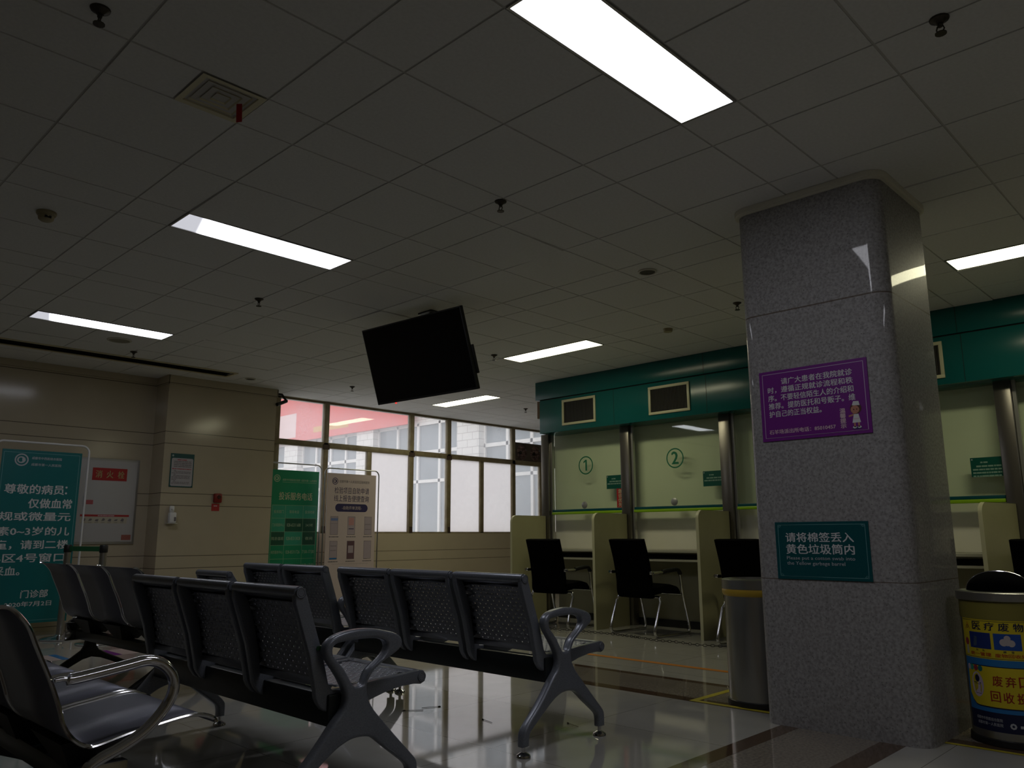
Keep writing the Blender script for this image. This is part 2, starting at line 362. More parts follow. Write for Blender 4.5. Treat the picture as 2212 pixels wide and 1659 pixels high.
for xa, xb, ya, yb in cells:
    g = .0055; xa += g; xb -= g; ya += g; yb -= g; far = yb > 5 or xb > 4
    dz = [CEIL+rt.uniform(-.0005, .0005)]*4
    if rt.random() < (.22 if far else .08):
        e1 = rt.uniform(-.010, .0); e2 = rt.uniform(-.004, .0)
        dz = rt.choice([[e1, e2, 0, 0], [0, e1, e2, 0], [0, 0, e1, 0], [e2, 0, 0, e1]]); dz = [CEIL+q for q in dz]
    B = [(xa, ya, dz[0]), (xb, ya, dz[1]), (xb, yb, dz[2]), (xa, yb, dz[3])]; T = [(q[0], q[1], CEIL+.006) for q in B]
    cb.add(B+T, [(0, 1, 2, 3), (0, 4, 5, 1), (1, 5, 6, 2), (2, 6, 7, 3), (3, 7, 4, 0)], TILE)
struct(cb, 'ceiling')
# granite pillar with rounded corners and a pale collar at the ceiling
def rrect(x0, x1, y0, y1, r, n=8):
    out = []
    for cx, cy, a in ((x1-r, y1-r, 0), (x0+r, y1-r, PI/2), (x0+r, y0+r, PI), (x1-r, y0+r, 1.5*PI)):
        for i in range(n+1): t = a+PI/2*i/n; out.append((cx+r*math.cos(t), cy+r*math.sin(t)))
    return out
pm = MB(); L = rrect(2.64, 3.41, -.195, .645, .085)
pm.add([(x, y, 0) for x, y in L]+[(x, y, CEIL) for x, y in L], [(i, (i+1) % len(L), len(L)+(i+1) % len(L), len(L)+i) for i in range(len(L))], GRANITE, True)
tag(pm.build('pillar'), kind='structure')
pm = MB()
for (o, z0, z1) in ((.026, CEIL-.030, CEIL-.001), (.012, CEIL-.042, CEIL-.030)):
    L = rrect(2.64-o, 3.41+o, -.195-o, .645+o, .085+o); k = len(L)
    pm.add([(x, y, z0) for x, y in L]+[(x, y, z1) for x, y in L], [(i, (i+1) % k, k+(i+1) % k, k+i) for i in range(k)]+[tuple(range(k))], mat('collar_grey_white', (.72, .70, .60), .5))
n += 1; struct(pm, 'trim_%d' % n)

# ---------------------------------------------------------------- window wall
XM = [3.915, 4.745, 6.327, 7.116, 8.66, X1]     # main mullions
XL = [3.96, 4.745, 5.52, 6.327, 7.116, 7.88, 8.66, 9.40, X1]
fr = MB(); yw0, yw1 = Y1+.03, Y1+.085
fr.box(WX0, X1, yw0, yw1, CEIL-.03, CEIL-.004, OLIVE).box(WX0, X1, yw0-.02, yw1, TRAN0, TRAN1, OLIVE, .006).box(WX0, X1, yw0-.01, yw1, SILL, SILL+.022, OLIVE).box(WX0, WX0+.085, yw0, yw1, SILL, CEIL, OLIVE)
for x in XM[1:-1]: fr.box(x-.042, x+.042, yw0-.02, yw1, SILL, CEIL-.004, OLIVE, .006)
for x in XL: 
    if x not in XM: fr.box(x-.042, x+.042, yw0-.01, yw1, SILL, TRAN0, OLIVE, .006)
for x in (6.327, 7.116, 4.745): fr.box(x-.055, x+.055, yw0-.026, yw0-.012, TRAN0-.02, TRAN0+.05, RUST).box(x-.02, x+.03, yw0-.03, yw0-.012, SILL, SILL+.1, RUST)
wroot = fr.build('window_1'); tag(wroot, kind='structure')
for i in range(len(XM)-1):
    if i == 4: MB().box(XM[4]+.04, X1, yw0+.025, yw0+.03, 2.66, CEIL-.03, CLEAR).build('pane', wroot)
    else: MB().box(XM[i]+.03, XM[i+1]-.03, yw0+.025, yw0+.03, TRAN1-.01, CEIL-.02, CLEAR).build('pane', wroot)
for i in range(len(XL)-1):
    o = MB().box(XL[i]+.03, XL[i+1]-.03, yw0+.025, yw0+.03, SILL+.01, TRAN0+.01, FROST if i in (2, 4, 5) else CLEAR).build('pane', wroot)
    if i in (2, 4, 5): o['label'] = 'frosted pane'
# extractor fan board in the last upper light
hp = [[(8.70, 2.335), (9.86, 2.335), (9.86, 2.665), (8.70, 2.665)]]
FANX = (8.905, 9.27, 9.63)
for cx in FANX: hp.append([(cx+.14*math.cos(2*PI*i/28), 2.49+.14*math.sin(2*PI*i/28)) for i in range(28)])
fe = empty('extractor_fan_board', (9.28, Y1+.05, 2.335), 'brown board of round extractor fans in the window beside the teal fascia', 'fan')
vs, fs = plate(hp, .02); o = MB().add([(x-9.28, y, z-2.335) for x, y, z in vs], fs, mat('dark_brown_board', (.075, .055, .042), .6)).build('board', fe)
for cx in FANX:
    f = MB()
    for k in range(5):
        a = 2*PI*k/5+cx; pts = [(.028, -.25), (.12, -.32), (.135, .18), (.028, .3)]
        f.add([(cx-9.28+r*math.cos(a+t), .03+(.018 if t > 0 else 0), .155+r*math.sin(a+t)) for r, t in pts], [(0, 1, 2, 3)], mat('fan_blade_metal', (.30, .20, .18), .5))
    f.lathe([(.0, .02), (.03, .02), (.03, .05), (0, .05)], DARKGAP, (cx-9.28, 0, .155), 12, axis='Y')
    for k in range(3): f.box(cx-9.28-.14, cx-9.28+.14, .012, .018, .155-.07+.07*k-.004, .155-.07+.07*k+.004, RUST)
    f.lathe([(.0, .06), (.19, .06)], mat('fan_haze_disc', (.42, .27, .25), .7, noise=(28, (.12, .08, .075))), (cx-9.28, 0, .155), 24, axis='Y')  # added disc behind the holes; pinkish haze and highlights painted into its colour
    f.build('fan', fe)

# ---------------------------------------------------------------- the wing across the yard
be = empty('building', (10.15, 14, 0), 'white tiled building wing seen through the windows', 'building')
WT = bpy.data.materials.new('white_facade_tile'); WT.use_nodes = True; _nt = WT.node_tree; _b = _nt.nodes['Principled BSDF']
_t = _nt.nodes.new('ShaderNodeTexCoord'); _br = _nt.nodes.new('ShaderNodeTexBrick'); _mp = _nt.nodes.new('ShaderNodeMapping'); _mp.inputs['Rotation'].default_value = (PI/2, 0, PI/2)
_br.inputs['Scale'].default_value = 1; _br.inputs['Brick Width'].default_value = .32; _br.inputs['Row Height'].default_value = .16; _br.inputs['Mortar Size'].default_value = .008
_br.inputs['Color1'].default_value = (.82, .80, .78, 1); _br.inputs['Color2'].default_value = (.80, .78, .76, 1); _br.inputs['Mortar'].default_value = (.50, .48, .46, 1)
_sx = _nt.nodes.new('ShaderNodeSeparateXYZ'); _cx = _nt.nodes.new('ShaderNodeCombineXYZ'); _nt.links.new(_t.outputs['Object'], _sx.inputs[0]); _nt.links.new(_sx.outputs['Y'], _cx.inputs[0]); _nt.links.new(_sx.outputs['Z'], _cx.inputs[1])
_nt.links.new(_cx.outputs[0], _br.inputs['Vector']); _nt.links.new(_br.outputs['Color'], _b.inputs['Base Color']); _b.inputs['Roughness'].default_value = .4
WFR = mat('white_window_frame', (.85, .84, .83), .4); BGL = mat('grey_blue_glass', (.20, .24, .27), .08, spec=.6)
def bpart(mb, nm, par=be): 
    o = mb.build(nm, par)
    if par is be: o.location = (-10.15, -14, 0)
    return o
bpart(MB().box(10.15, 10.6, 8.6, 24, 0, .85, WT).box(10.15, 10.6, 8.6, 24, 3.62, 9, WT), 'wall')
for y in (10.68, 14.48, 18.0, 21.7): bpart(MB().box(10.0, 10.4, y, y+.70, 0, 9, WT), 'column')
for ya, yb in ((8.6, 10.68), (11.38, 14.48), (15.18, 18.0), (18.7, 21.7)):
    m_ = MB().box(10.18, 10.22, ya, yb, .85, .92, WFR).box(10.16, 10.24, ya, yb, 2.86, 2.94, WFR).box(10.16, 10.24, ya, yb, 2.20, 2.27, WFR).box(10.16, 10.24, ya, yb, 3.54, 3.62, WFR)
    k = max(2, round((yb-ya)/.8))
    for i in range(k+1): y = ya+(yb-ya)*i/k; m_.box(10.16, 10.24, y-.035, y+.035, .85, 3.6, WFR)
    wo = bpart(m_, 'window'); MB().box(10.20, 10.21, ya, yb, .86, 3.6, BGL).build('pane', wo)
bpart(MB().box(10.22, 10.9, 8.6, 24, .4, 3.7, mat('dim_room', (.14, .14, .14), .8)), 'inner_wall')
rb = MB().box(-.08, 0, -3.1, 8, 0, 1.5, mat('red_banner_cloth', (.80, .13, .12), .6)).build('banner_cloth', be, (-.15, 2, 3.58)); rb['label'] = 'red hanging banner'
MB().box(-.0815, -.0805, -.55, 1.1, .17, .32, mat('orange_yellow_print', (.75, .40, .12), .8)).build('stripe', rb)
MB().box(-.0815, -.0805, 2.0, 3.6, .12, .8, mat('white_pink_print', (.85, .62, .62), .6)).build('print_patch', rb)
tr = MB(); rr_ = random.Random(5)
for i in range(420):
    a, z = rr_.uniform(0, 2*PI), rr_.uniform(.55, 2.0); r = rr_.uniform(.1, .33)*(1.15-abs(z-1.35)*.75); c = Vector((9.55+r*math.cos(a), 9.75+r*math.sin(a), z)); s_ = rr_.uniform(.025, .05)
    d = Vector((rr_.uniform(-1, 1), rr_.uniform(-1, 1), rr_.uniform(-.6, .6))).normalized(); e2 = d.cross(Vector((0, 0, 1))).normalized()*.5
    tr.add([c-d*s_, c+e2*s_, c+d*s_, c-e2*s_], [(0, 1, 2, 3)], mat('leaf_green', (.07, .16, .045), .6))
te = empty('shrub', (9.55, 9.75, 0), 'green leafy shrub seen through the last window pane', 'plant')
o = tr.build('foliage', te); o.location = (-9.55, -9.75, 0)
MB().tube([(0, 0, 0), (.02, .01, .5), (0, .03, 1.3)], .025, RUST, 8).build('stem', te)
struct(MB().box(-12, 30, Y1+.25, 40, -.2, -.02, mat('yard_concrete', (.48, .47, .45), .8)), 'ground')

# ---------------------------------------------------------------- ceiling lights and fittings
def lamp_mat(kind):
    nm = 'lit_diffuser_'+kind
    if nm in _m: return _m[nm]
    c = (.93, .93, 1.0) if kind == 'cool' else (1.0, .95, .64)
    return mat(nm, (.8, .8, .8), .4, emit=c, es=LAMP*(1.0 if kind == 'cool' else 1.4))
def dim_lamp_mat():
    if 'lit_diffuser_dim_end' in _m: return _m['lit_diffuser_dim_end']
    m, nt, b = node_mat('lit_diffuser_dim_end')
    tc = nt.nodes.new('ShaderNodeTexCoord'); s = nt.nodes.new('ShaderNodeSeparateXYZ'); nt.links.new(tc.outputs['Object'], s.inputs[0])
    mr = nt.nodes.new('ShaderNodeMapRange'); mr.interpolation_type = 'SMOOTHSTEP'
    q = mth(nt, 'ADD', s.outputs['X'], mth(nt, 'MULTIPLY', s.outputs['Y'], -.28))
    nt.links.new(q, mr.inputs['Value']); mr.inputs['From Min'].default_value = -.47; mr.inputs['From Max'].default_value = -.40; mr.inputs['To Min'].default_value = .62; mr.inputs['To Max'].default_value = LAMP
    b.inputs['Emission Color'].default_value = (.90, .91, 1.0, 1); nt.links.new(mr.outputs[0], b.inputs['Emission Strength'])
    return m
for i, (a, kind, lab) in enumerate(LIGHTS):
    cx, cy = (a[0]+a[1])/2, (a[2]+a[3])/2; hx, hy = (a[1]-a[0])/2-.004, (a[3]-a[2])/2-.004
    e = empty('ceiling_light', (cx, cy, CEIL), lab, 'ceiling light', 'panel lights in the tiled ceiling')
    f = MB(); t = .011
    for q in ((-hx, hx, -hy, -hy+t), (-hx, hx, hy-t, hy), (-hx, -hx+t, -hy+t, hy-t), (hx-t, hx, -hy+t, hy-t)): f.box(*q, -.004, .012, ALU)
    f.build('frame', e)
    MB().box(-hx+t, hx-t, -hy+t, hy-t, 0, .006, dim_lamp_mat() if i in (1, 2) else lamp_mat(kind)).build('diffuser', e)
SPR = [((-.75, 1.38), 'sprinkler head at the upper left corner, left of the square vent'), ((1.52, 1.54), 'sprinkler head in the middle of the ceiling between the two big panel lights'),
       ((1.51, -.84), 'sprinkler head at the upper right corner, beyond the granite pillar top'), ((1.49, 4.34), 'sprinkler head below the right end of the dim-ended panel light'),
       ((1.50, 7.03), 'sprinkler head below the slim far left panel light'), ((4.32, 4.44), 'sprinkler head between the television and the panel light over the fascia'),
       ((4.30, 7.08), 'sprinkler head left of the television bottom, above the windows'), ((7.27, 6.74), 'sprinkler head beside the left corner of the teal fascia'), ((4.40, 1.58), 'sprinkler head half hidden behind the left edge of the pillar')]
sm = MB().lathe([(.0, 0), (.036, 0), (.034, -.006), (.016, -.016), (.013, -.022), (0, -.022)], BRASS, n=16)
sb = MB().tube([(0, 0, -.02), (0, 0, -.034)], .009, BRASS, 8).tube([(0, .009, -.03), (0, .014, -.045), (0, .004, -.06)], .0028, BRASS, 6).tube([(0, -.009, -.03), (0, -.014, -.045), (0, -.004, -.06)], .0028, BRASS, 6).lathe([(0, -.058), (.021, -.06), (.021, -.064), (0, -.064)], BRASS, n=12)
m1, m2 = sm.mesh('rosette'), sb.mesh('head')
for (x, y), lab in SPR:
    e = empty('sprinkler', (x, y, CEIL-.001), lab, 'sprinkler', 'ceiling sprinklers'); link('rosette', m1, e); link('head', m2, e)
for (x, y), r, lab in (((1.20, 6.6), .115, 'round ceiling speaker beside the slim far left panel light'), ((3.09, 7.52), .065, 'small round speaker at the end of the long slot grille'), ((3.18, 1.65), .07, 'round dark speaker in the ceiling just left of the pillar')):
    e = empty('ceiling_speaker', (x, y, CEIL-.001), lab, 'speaker')
    MB().lathe([(r*.8, 0), (r, 0), (r, -.006), (r*.86, -.012), (r*.8, -.008)], mat('speaker_rim', (.55, .53, .45), .5), n=32).build('rim', e)
    MB().lathe([(0, -.006), (r*.82, -.006)], mat('speaker_mesh', (.30, .285, .22), .7, bump=(300, .3)) if r > .1 else mat('dark_speaker_mesh', (.06, .055, .045), .7), n=32).build('grille', e)
e = empty('smoke_detector', (-.30, 3.61, CEIL-.001), 'round cream smoke detector on the ceiling at the far left', 'smoke detector')
MB().lathe([(0, 0), (.055, 0), (.055, -.012), (.05, -.02), (0, -.02)], HOUSING).build('base', e)
MB().lathe([(.045, -.02), (.042, -.045), (.03, -.055), (0, -.055)], HOUSING).box(-.018, .018, -.043, -.036, -.045, -.03, DARKGAP).build('sensor_head', e)
e = empty('smoke_detector', (4.72, 2.48, CEIL-.001), 'tiny pale detector above the second fascia vent', 'smoke detector'); MB().lathe([(0, 0), (.045, 0), (.04, -.03), (0, -.035)], HOUSING).build('base', e)
# square stepped vent
e = empty('air_vent', (-.15, 1.65, CEIL), 'square stepped air vent with a red ribbon, upper left ceiling', 'air vent')
f = MB(); h = .148
for o_, i_, zo, zi in ((.148, .121, -.005, -.003), (.121, .120, -.003, .01), (.103, .086, -.002, .022), (.069, .052, -.002, .022), (.035, .021, -.002, .022)):
    vs = [(sx*o_, sy*o_, zo) for sx, sy in ((-1, -1), (1, -1), (1, 1), (-1, 1))]+[(sx*i_, sy*i_, zi) for sx, sy in ((-1, -1), (1, -1), (1, 1), (-1, 1))]
    f.add(vs, [(j, (j+1) % 4, 4+(j+1) % 4, 4+j) for j in range(4)], VENTM)
f.build('frame', e)
MB().add([(-.0212, -.0212, .021), (.0212, -.0212, .021), (.0212, .0212, .021), (-.0212, .0212, .021)], [(0, 1, 2, 3)], VENTM).build('centre_plate', e)
MB().box(-.147, .147, -.147, .147, .06, .07, DARKGAP).build('duct', e)
MB().add([(.070, -.010, .0), (.088, -.028, .0), (.092, -.030, -.088), (.073, -.012, -.092)], [(0, 1, 2, 3)], mat('red_ribbon', (.45, .01, .015), .6)).build('ribbon', e)
# long slot grille
e = empty('slot_grille', (.4, 7.45, CEIL), 'long beige slot grille along the ceiling above the left wall', 'air vent')
f = MB().box(-2.6, 2.42, -.15, -.12, -.012, -.001, OLIVEM).box(-2.6, 2.42, .12, .15, -.012, -.001, OLIVEM).box(2.39, 2.42, -.12, .12, -.012, -.001, OLIVEM); f.build('frame', e)
f = MB()
for k in range(7): y = -.12+.24*(k+.5)/7; f.add([(-2.6, y-.015, -.011), (2.39, y-.015, -.011), (2.39, y+.018, -.004), (-2.6, y+.018, -.004)], [(0, 1, 2, 3)], OLIVEM)
f.build('slats', e); MB().box(-2.6, 2.39, -.12, .12, -.002, -.001, DARKGAP).build('backing', e)
# television
e = empty('television', (2.615, 3.658, 2.498), 'black flat television hanging tilted from the ceiling', 'television')
tm = Matrix.Rotation(math.radians(4.1), 4, 'Z') @ Matrix.Rotation(math.radians(-18.3), 4, 'Y')
def tvpart(mb, nm, par=None):
    o = mb.build(nm, e)
    o.matrix_local = tm; return o
W2, H2 = .615, .346
tvpart(MB().box(0, .035, -W2, W2, -H2, H2, BLACKPL, .004).box(.035, .07, -W2*.6, W2*.6, -H2*.9, H2*.35, BLACKPL, .01), 'casing')
tvpart(MB().box(-.002, .001, -W2+.012, W2-.012, -H2+.02, H2-.012, SCREEN), 'screen')
tvpart(MB().box(.002, .012, W2*.62-.006, W2*.62+.006, -H2-.012, -H2, mat('red_standby_light', (.5, .02, .02), .4, emit=(1, .04, .03), es=1.2)), 'standby_light')
tvpart(MB().box(.03, .055, -W2-.012, -W2+.02, -.22, .02, BLACKPL, .004), 'port_cover')
MB().tube([(.16, 0, .434), (.16, 0, .02)], .022, BLACKPL, 14).box(.08, .26, -.09, .09, .424, .435, BLACKPL).box(.05, .19, -.06, .06, -.05, .06, BLACKPL, .01).build('ceiling_mount', e)

# ---------------------------------------------------------------- counter on the right
FX, PX = 5.85, 6.0
DIV = [5.22, 3.965, 2.66, 1.36, .055, -1.25, -2.55]
fa = MB().box(FX-.012, FX+.5, -4.2, 5.225, 2.70, CEIL-.001, TEAL, .004).box(FX, FX+.48, -4.2, 5.165, 2.268, 2.69, TEAL, .004).box(FX+.01, FX+.47, -4.2, 5.165, 2.68, 2.71, DARKGAP)
for y in (3.99, 2.76, 1.5, .28, -.95): fa.box(FX-.0008, FX+.001, y-.002, y+.002, 2.27, 2.688, DARKGAP)
for y in (2.775, .3): fa.box(FX-.0128, FX-.01, y-.002, y+.002, 2.702, CEIL-.003, DARKGAP)
struct(fa, 'fascia')
n += 1; struct(MB().box(FX+.02, FX+.46, 5.165, 5.222, 2.47, 2.69, mat('bare_brown_board', (.16, .105, .07), .7)), 'trim_%d' % n)
def vent_unit(y0, y1, z0, z1, lab):
    e = empty('fascia_vent', (FX, (y0+y1)/2, z0), lab, 'air vent', 'louvre vents in the teal fascia'); h = (y1-y0)/2; t = .03; H_ = z1-z0
    f = MB()
    for q in ((-h, h, 0, t), (-h, h, H_-t, H_), (-h, -h+t, t, H_-t), (h-t, h, t, H_-t)): f.box(-.014, -.001, *q, CREAMEDGE, .003)
    f.build('frame', e); MB().box(-.0035, -.001, -h+t, h-t, t, H_-t, DARKGAP).build('backing', e)
    s = MB()
    for k in range(26): y = -h+t+(2*h-2*t)*(k+.5)/26; s.add([(-.009, y-.006, t), (-.009, y-.006, H_-t), (-.005, y+.005, H_-t), (-.005, y+.005, t)], [(0, 1, 2, 3)], mat('dark_louvre', (.035, .033, .025), .5))
    s.build('louvre', e)
vent_unit(4.255, 4.782, 2.335, 2.655, 'first louvre vent in the teal fascia, above the number 1 window')
vent_unit(2.96, 3.494, 2.325, 2.645, 'second louvre vent in the teal fascia, above the number 2 window')
vent_unit(.43, .96, 2.325, 2.65, 'louvre vent in the teal fascia just right of the pillar')
for i, y in enumerate(DIV[:6]):
    lab = ['brushed steel post at the left end of the counter', 'brushed steel post right of the number 1 window', 'brushed steel post right of the number 2 window', 'brushed steel post hidden behind the pillar', 'brushed steel post at the far right, beyond the pillar', 'brushed steel post past the right picture edge'][i]
    e = empty('steel_post', (PX+.05, y, 0), lab, 'post', 'steel posts of the counter'); MB().box(-.05, .05, -.062, .062, 0, 2.275, POSTSTEEL, .004).build('shaft', e)
BAYL = ['number 1', 'number 2', 'third, behind the pillar', 'right of the pillar']
for i in range(5):
    ya, yb = DIV[i]-.065, DIV[i+1]+.065; yc = (ya+yb)/2; w2 = (ya-yb)/2
    nm = ['counter window with the green number 1', 'counter window with the green number 2', 'counter window behind the pillar', 'counter window to the right of the pillar', 'counter window past the right picture edge'][i]
    e = empty('glass_screen', (6.06, yc, 0), nm, 'glass screen', 'glazed screens of the counter')
    MB().box(-.005, .005, -w2+.005, w2-.005, 1.30, 2.30, COUNTER_GLASS).build('pane', e)
    MB().box(-.02, .02, w2-.028, w2-.001, .86, 2.275, ALU).build('edge_channel', e)
    MB().box(-.03, .02, -w2+.002, w2-.03, 1.286, 1.316, RAILT, .004).build('teal_rail', e)
    MB().box(-.045, .02, -w2+.002, w2-.03, 1.255, 1.286, LIME, .006).build('green_rail', e)
    MB().lathe([(.0, -.018), (.030, -.018), (.043, -.010), (.043, -.005), (0, -.005)], mat('satin_metal', (.36, .36, .36), .45, .6), (0, .03, 1.362), 20, axis='X').build('speaking_port', e)
    if i < 2:
        b2 = Board(lambda a, c, q: (-.0055-q, -a, 1.845+c)); cg = mat('green_number_film', (.003, .16, .075), .5)
        b2.ring(0, 0, .098, .113, cg)
        if i == 0: b2.rect(-.006, -.066, .018, .068, cg).poly([(-.006, .068), (-.036, .046), (-.036, .026), (-.006, .044)], cg)
        else: b2.text('2', -.042, -.068, .042, .07, cg, .05)
        b2.build('number_decal', e)
    tag(MB().box(6.19, 6.195, yb-.06, ya+.06, .84, 2.30, BLIND).build('roller_blind'), ['cream blind behind the number 1 window', 'cream blind behind the number 2 window', 'cream blind hidden behind the pillar', 'cream blind behind the window right of the pillar', 'cream blind past the right picture edge'][i], 'blind', 'cream blinds behind the counter glass')
    e = empty('counter_desk', (5.9, yc, 0), ['desk bay under the number 1 window', 'desk bay under the number 2 window', 'desk bay behind the pillar', 'desk bay right of the pillar', 'desk bay past the right picture edge'][i], 'desk', 'desk bays of the counter')
    wr = w2-.08 if i == 3 else w2+.045
    MB().box(-.14, .095, -wr, w2+.045, .815, .838, DESK).box(.095, .25, -w2, w2, .815, .838, DESK).build('top', e)
    MB().box(-.11, .095, -wr, w2+.045, .72, .742, DESK).box(.095, .25, -w2, w2, .72, .742, DESK).box(.0, .02, -wr, w2+.045, .742, .815, DESK).build('shelf', e)
    MB().box(-.015, -.001, -w2+.02, w2*.55, .742, .795, DARKGAP).build('cable_slot', e)
struct(MB().box(6.16, 6.24, -4.2, 5.15, .08, .82, mat('counter_front_board', (.36, .35, .25), .5)), 'wall_counter')
struct(MB().box(6.14, 6.24, -4.2, 5.15, 0, .08, BLACKPL), 'baseboard_counter')
for i, y in enumerate(DIV[:6]):
    lab = ['cream divider panel at the left end of the counter', 'cream divider panel between the first and second office chairs', 'cream divider panel right of the second office chair', 'cream divider panel behind the pillar', 'cream divider panel right of the pillar', 'cream divider panel past the right picture edge'][i]
    e = empty('divider_panel', (5.69, y+(.06 if i == 4 else 0), 0), lab, 'divider', 'cream dividers of the counter', math.radians(-10) if i == 4 else 0)
    L = [(-.31, 0), (.30, 0), (.30, 1.24)]+[(-.31+.08-.08*math.sin(t), 1.24-.08+.08*math.cos(t)) for t in [PI/2*k/8 for k in range(9)]]
    vs, fs = plate([L], .030, 0, 'XZ'); MB().add(vs, fs, CREAMB).build('board', e)
    edge = [(-.31, -.0, 0), (-.31, 0, 1.16)]+[(x, 0, z) for x, z in L[3:][::-1]]+[(.30, 0, 1.24)]
    em = MB()
    for p, q in zip(edge[:-1], edge[1:]):
        d = Vector((q[0]-p[0], 0, q[2]-p[2]))
        if d.length < 1e-5: continue
        nn = Vector((-d.z, 0, d.x)).normalized()*.002
        em.add([(p[0]+nn.x, -.016, p[2]+nn.z), (p[0]+nn.x, .016, p[2]+nn.z), (q[0]+nn.x, .016, q[2]+nn.z), (q[0]+nn.x, -.016, q[2]+nn.z)], [(0, 1, 2, 3)], CREAMEDGE)
    em.build('edge_band', e)
# small notices on the counter glass
GX = 6.0535; TLN = mat('soft_green_print', (.22, .36, .29), .5)
def notice(y0, y1, z0, z1, lab, rows):
    e = empty('counter_notice', (GX, y0, z0), lab, 'sign', 'small teal notices on the counter glass'); w_, h_ = y0-y1, z1-z0
    MB().box(-.004, 0, -w_, 0, 0, h_, mat('teal_notice', (.0, .085, .06), .35)).build('board', e)
    b2 = Board(lambda a, c, q: (-.004-q, -a, c)); b2.lines(w_*.32, w_*.55, h_*.70, h_*.08, TLN, 1)
    for k in range(rows): b2.lines(w_*(.18 if k == 0 else .06), w_*.97, h_*(.50-k*.17), h_*.085, TLN, 5+k)
    b2.disc(.014, h_-.016, .006, .006, DIMWHITE); b2.build('lettering', e)
notice(4.275, 4.032, 1.54, 1.70, 'small teal notice on the glass beside number 1, above the red strip', 2)
notice(2.966, 2.726, 1.513, 1.675, 'small teal notice on the glass beside number 2', 2)
notice(.364, .125, 1.475, 1.638, 'small teal notice on the glass right of the pillar', 4)
e = empty('red_sign', (GX, 4.13, 1.318), 'red vertical strip sign with pale characters beside the number 1 window', 'sign')
MB().box(-.003, 0, -.098, 0, 0, .222, RED).build('board', e)
Board(lambda a, c, q: (-.003-q, -a, c)).text('急诊优先', .022, .008, .076, .214, mat('cream_print', (.55, .50, .33), .5), .03, vert=True).build('lettering', e)

# ---------------------------------------------------------------- pillar signs
e = empty('wall_sign', (2.64, .545, 1.515), 'purple sign with white characters on the granite pillar', 'sign')
MB().box(-.006, 0, -.605, 0, 0, .40, PURPLE).build('board', e)
bd = Board(lambda a, c, q: (-.006-q, -a, c), .0004)
Wd, Hd = .605, .40
def px(x, y):   # pixel of the flattened crop of the sign to board metres
    return x*Wd, (1-y)*Hd
bd.frame(.018, .016, Wd-.018, Hd-.016, .0028, PALEP)
rows = [('请广大患者在我院就诊', .215, .87), ('时，遵循正规就诊流程和秩', .08, .87), ('序。不要轻信陌生人的介绍和', .08, .87), ('推荐。提防医托和号贩子。维', .08, .88), ('护自己的正当权益。', .08, .575)]
for k, (t, xa, xb) in enumerate(rows): yy = Hd*(1-.165-.114*k); bd.text(t, xa*Wd, yy-.018, xb*Wd, yy+.018, WHITE, .022)
PRT = mat('pink_white_print', (.62, .45, .50), .5)
bd.text('石羊场派出所电话：85010457', .07*Wd, .038, .69*Wd, .063, PRT, .035)
bd.text('温馨提示', .735*Wd, .036, .785*Wd, .142, PRT, .05, vert=True)
bd.build('lettering', e)
bd = Board(lambda a, c, q: (-.006-q, -a, c), .0004); cx = .875*Wd
bd.disc(cx, .030, .026, .006, NAVY, 1); bd.disc(cx-.012, .036, .010, .006, WHITE, 2).disc(cx+.013, .036, .010, .006, WHITE, 2)
bd.rect(cx-.015, .036, cx-.006, .062, SKIN, 2).rect(cx+.006, .036, cx+.015, .062, SKIN, 2).poly([(cx-.022, .060), (cx+.022, .060), (cx+.012, .105), (cx-.012, .105)], WHITE, 3)
bd.poly([(cx-.014, .098), (cx-.038, .092), (cx-.040, .100), (cx-.012, .108)], SKIN, 2).rect(cx-.014, .078, cx+.014, .083, PRT, 4)
bd.disc(cx, .135, .030, .030, HAIR, 3).disc(cx-.004, .129, .022, .022, SKIN, 4).poly([(cx-.018, .152), (cx+.022, .150), (cx+.018, .172), (cx-.010, .174)], WHITE, 5).disc(cx-.010, .130, .003, .004, HAIR, 5).disc(cx+.006, .130, .003, .004, HAIR, 5)
bd.build('nurse_picture', e)
e = empty('wall_sign', (2.64, .508, .763), 'teal sign about cotton swabs, lower on the granite pillar', 'sign')
MB().box(-.006, 0, -.504, 0, 0, .303, mat('teal_sign', (.0, .075, .085), .3)).build('board', e)
bd = Board(lambda a, c, q: (-.006-q, -a, c), .0004); TL = mat('pale_teal_line', (.16, .36, .37), .5)
bd.frame(.016, .014, .488, .289, .002, TL)
for x, y in ((.016, .014), (.488, .014), (.016, .289), (.488, .289)):
    sx = 1 if x < .2 else -1; sy = 1 if y < .15 else -1
    bd.ring(x+sx*.010, y+sy*.009, .004, .0055, TL, 2, 12).ring(x+sx*.016, y+sy*.005, .0025, .004, TL, 2, 10)
bd.text('请将棉签丢入', .058, .196, .425, .246, WHITE, .026).text('黄色垃圾筒内', .058, .133, .425, .185, WHITE, .026)
bd.text('Please put a cotton swab into', .058, .098, .425, .121, DIMWHITE, .012).text('the Yellow garbage barrel', .058, .070, .372, .094, DIMWHITE, .012)
bd.build('lettering', e)

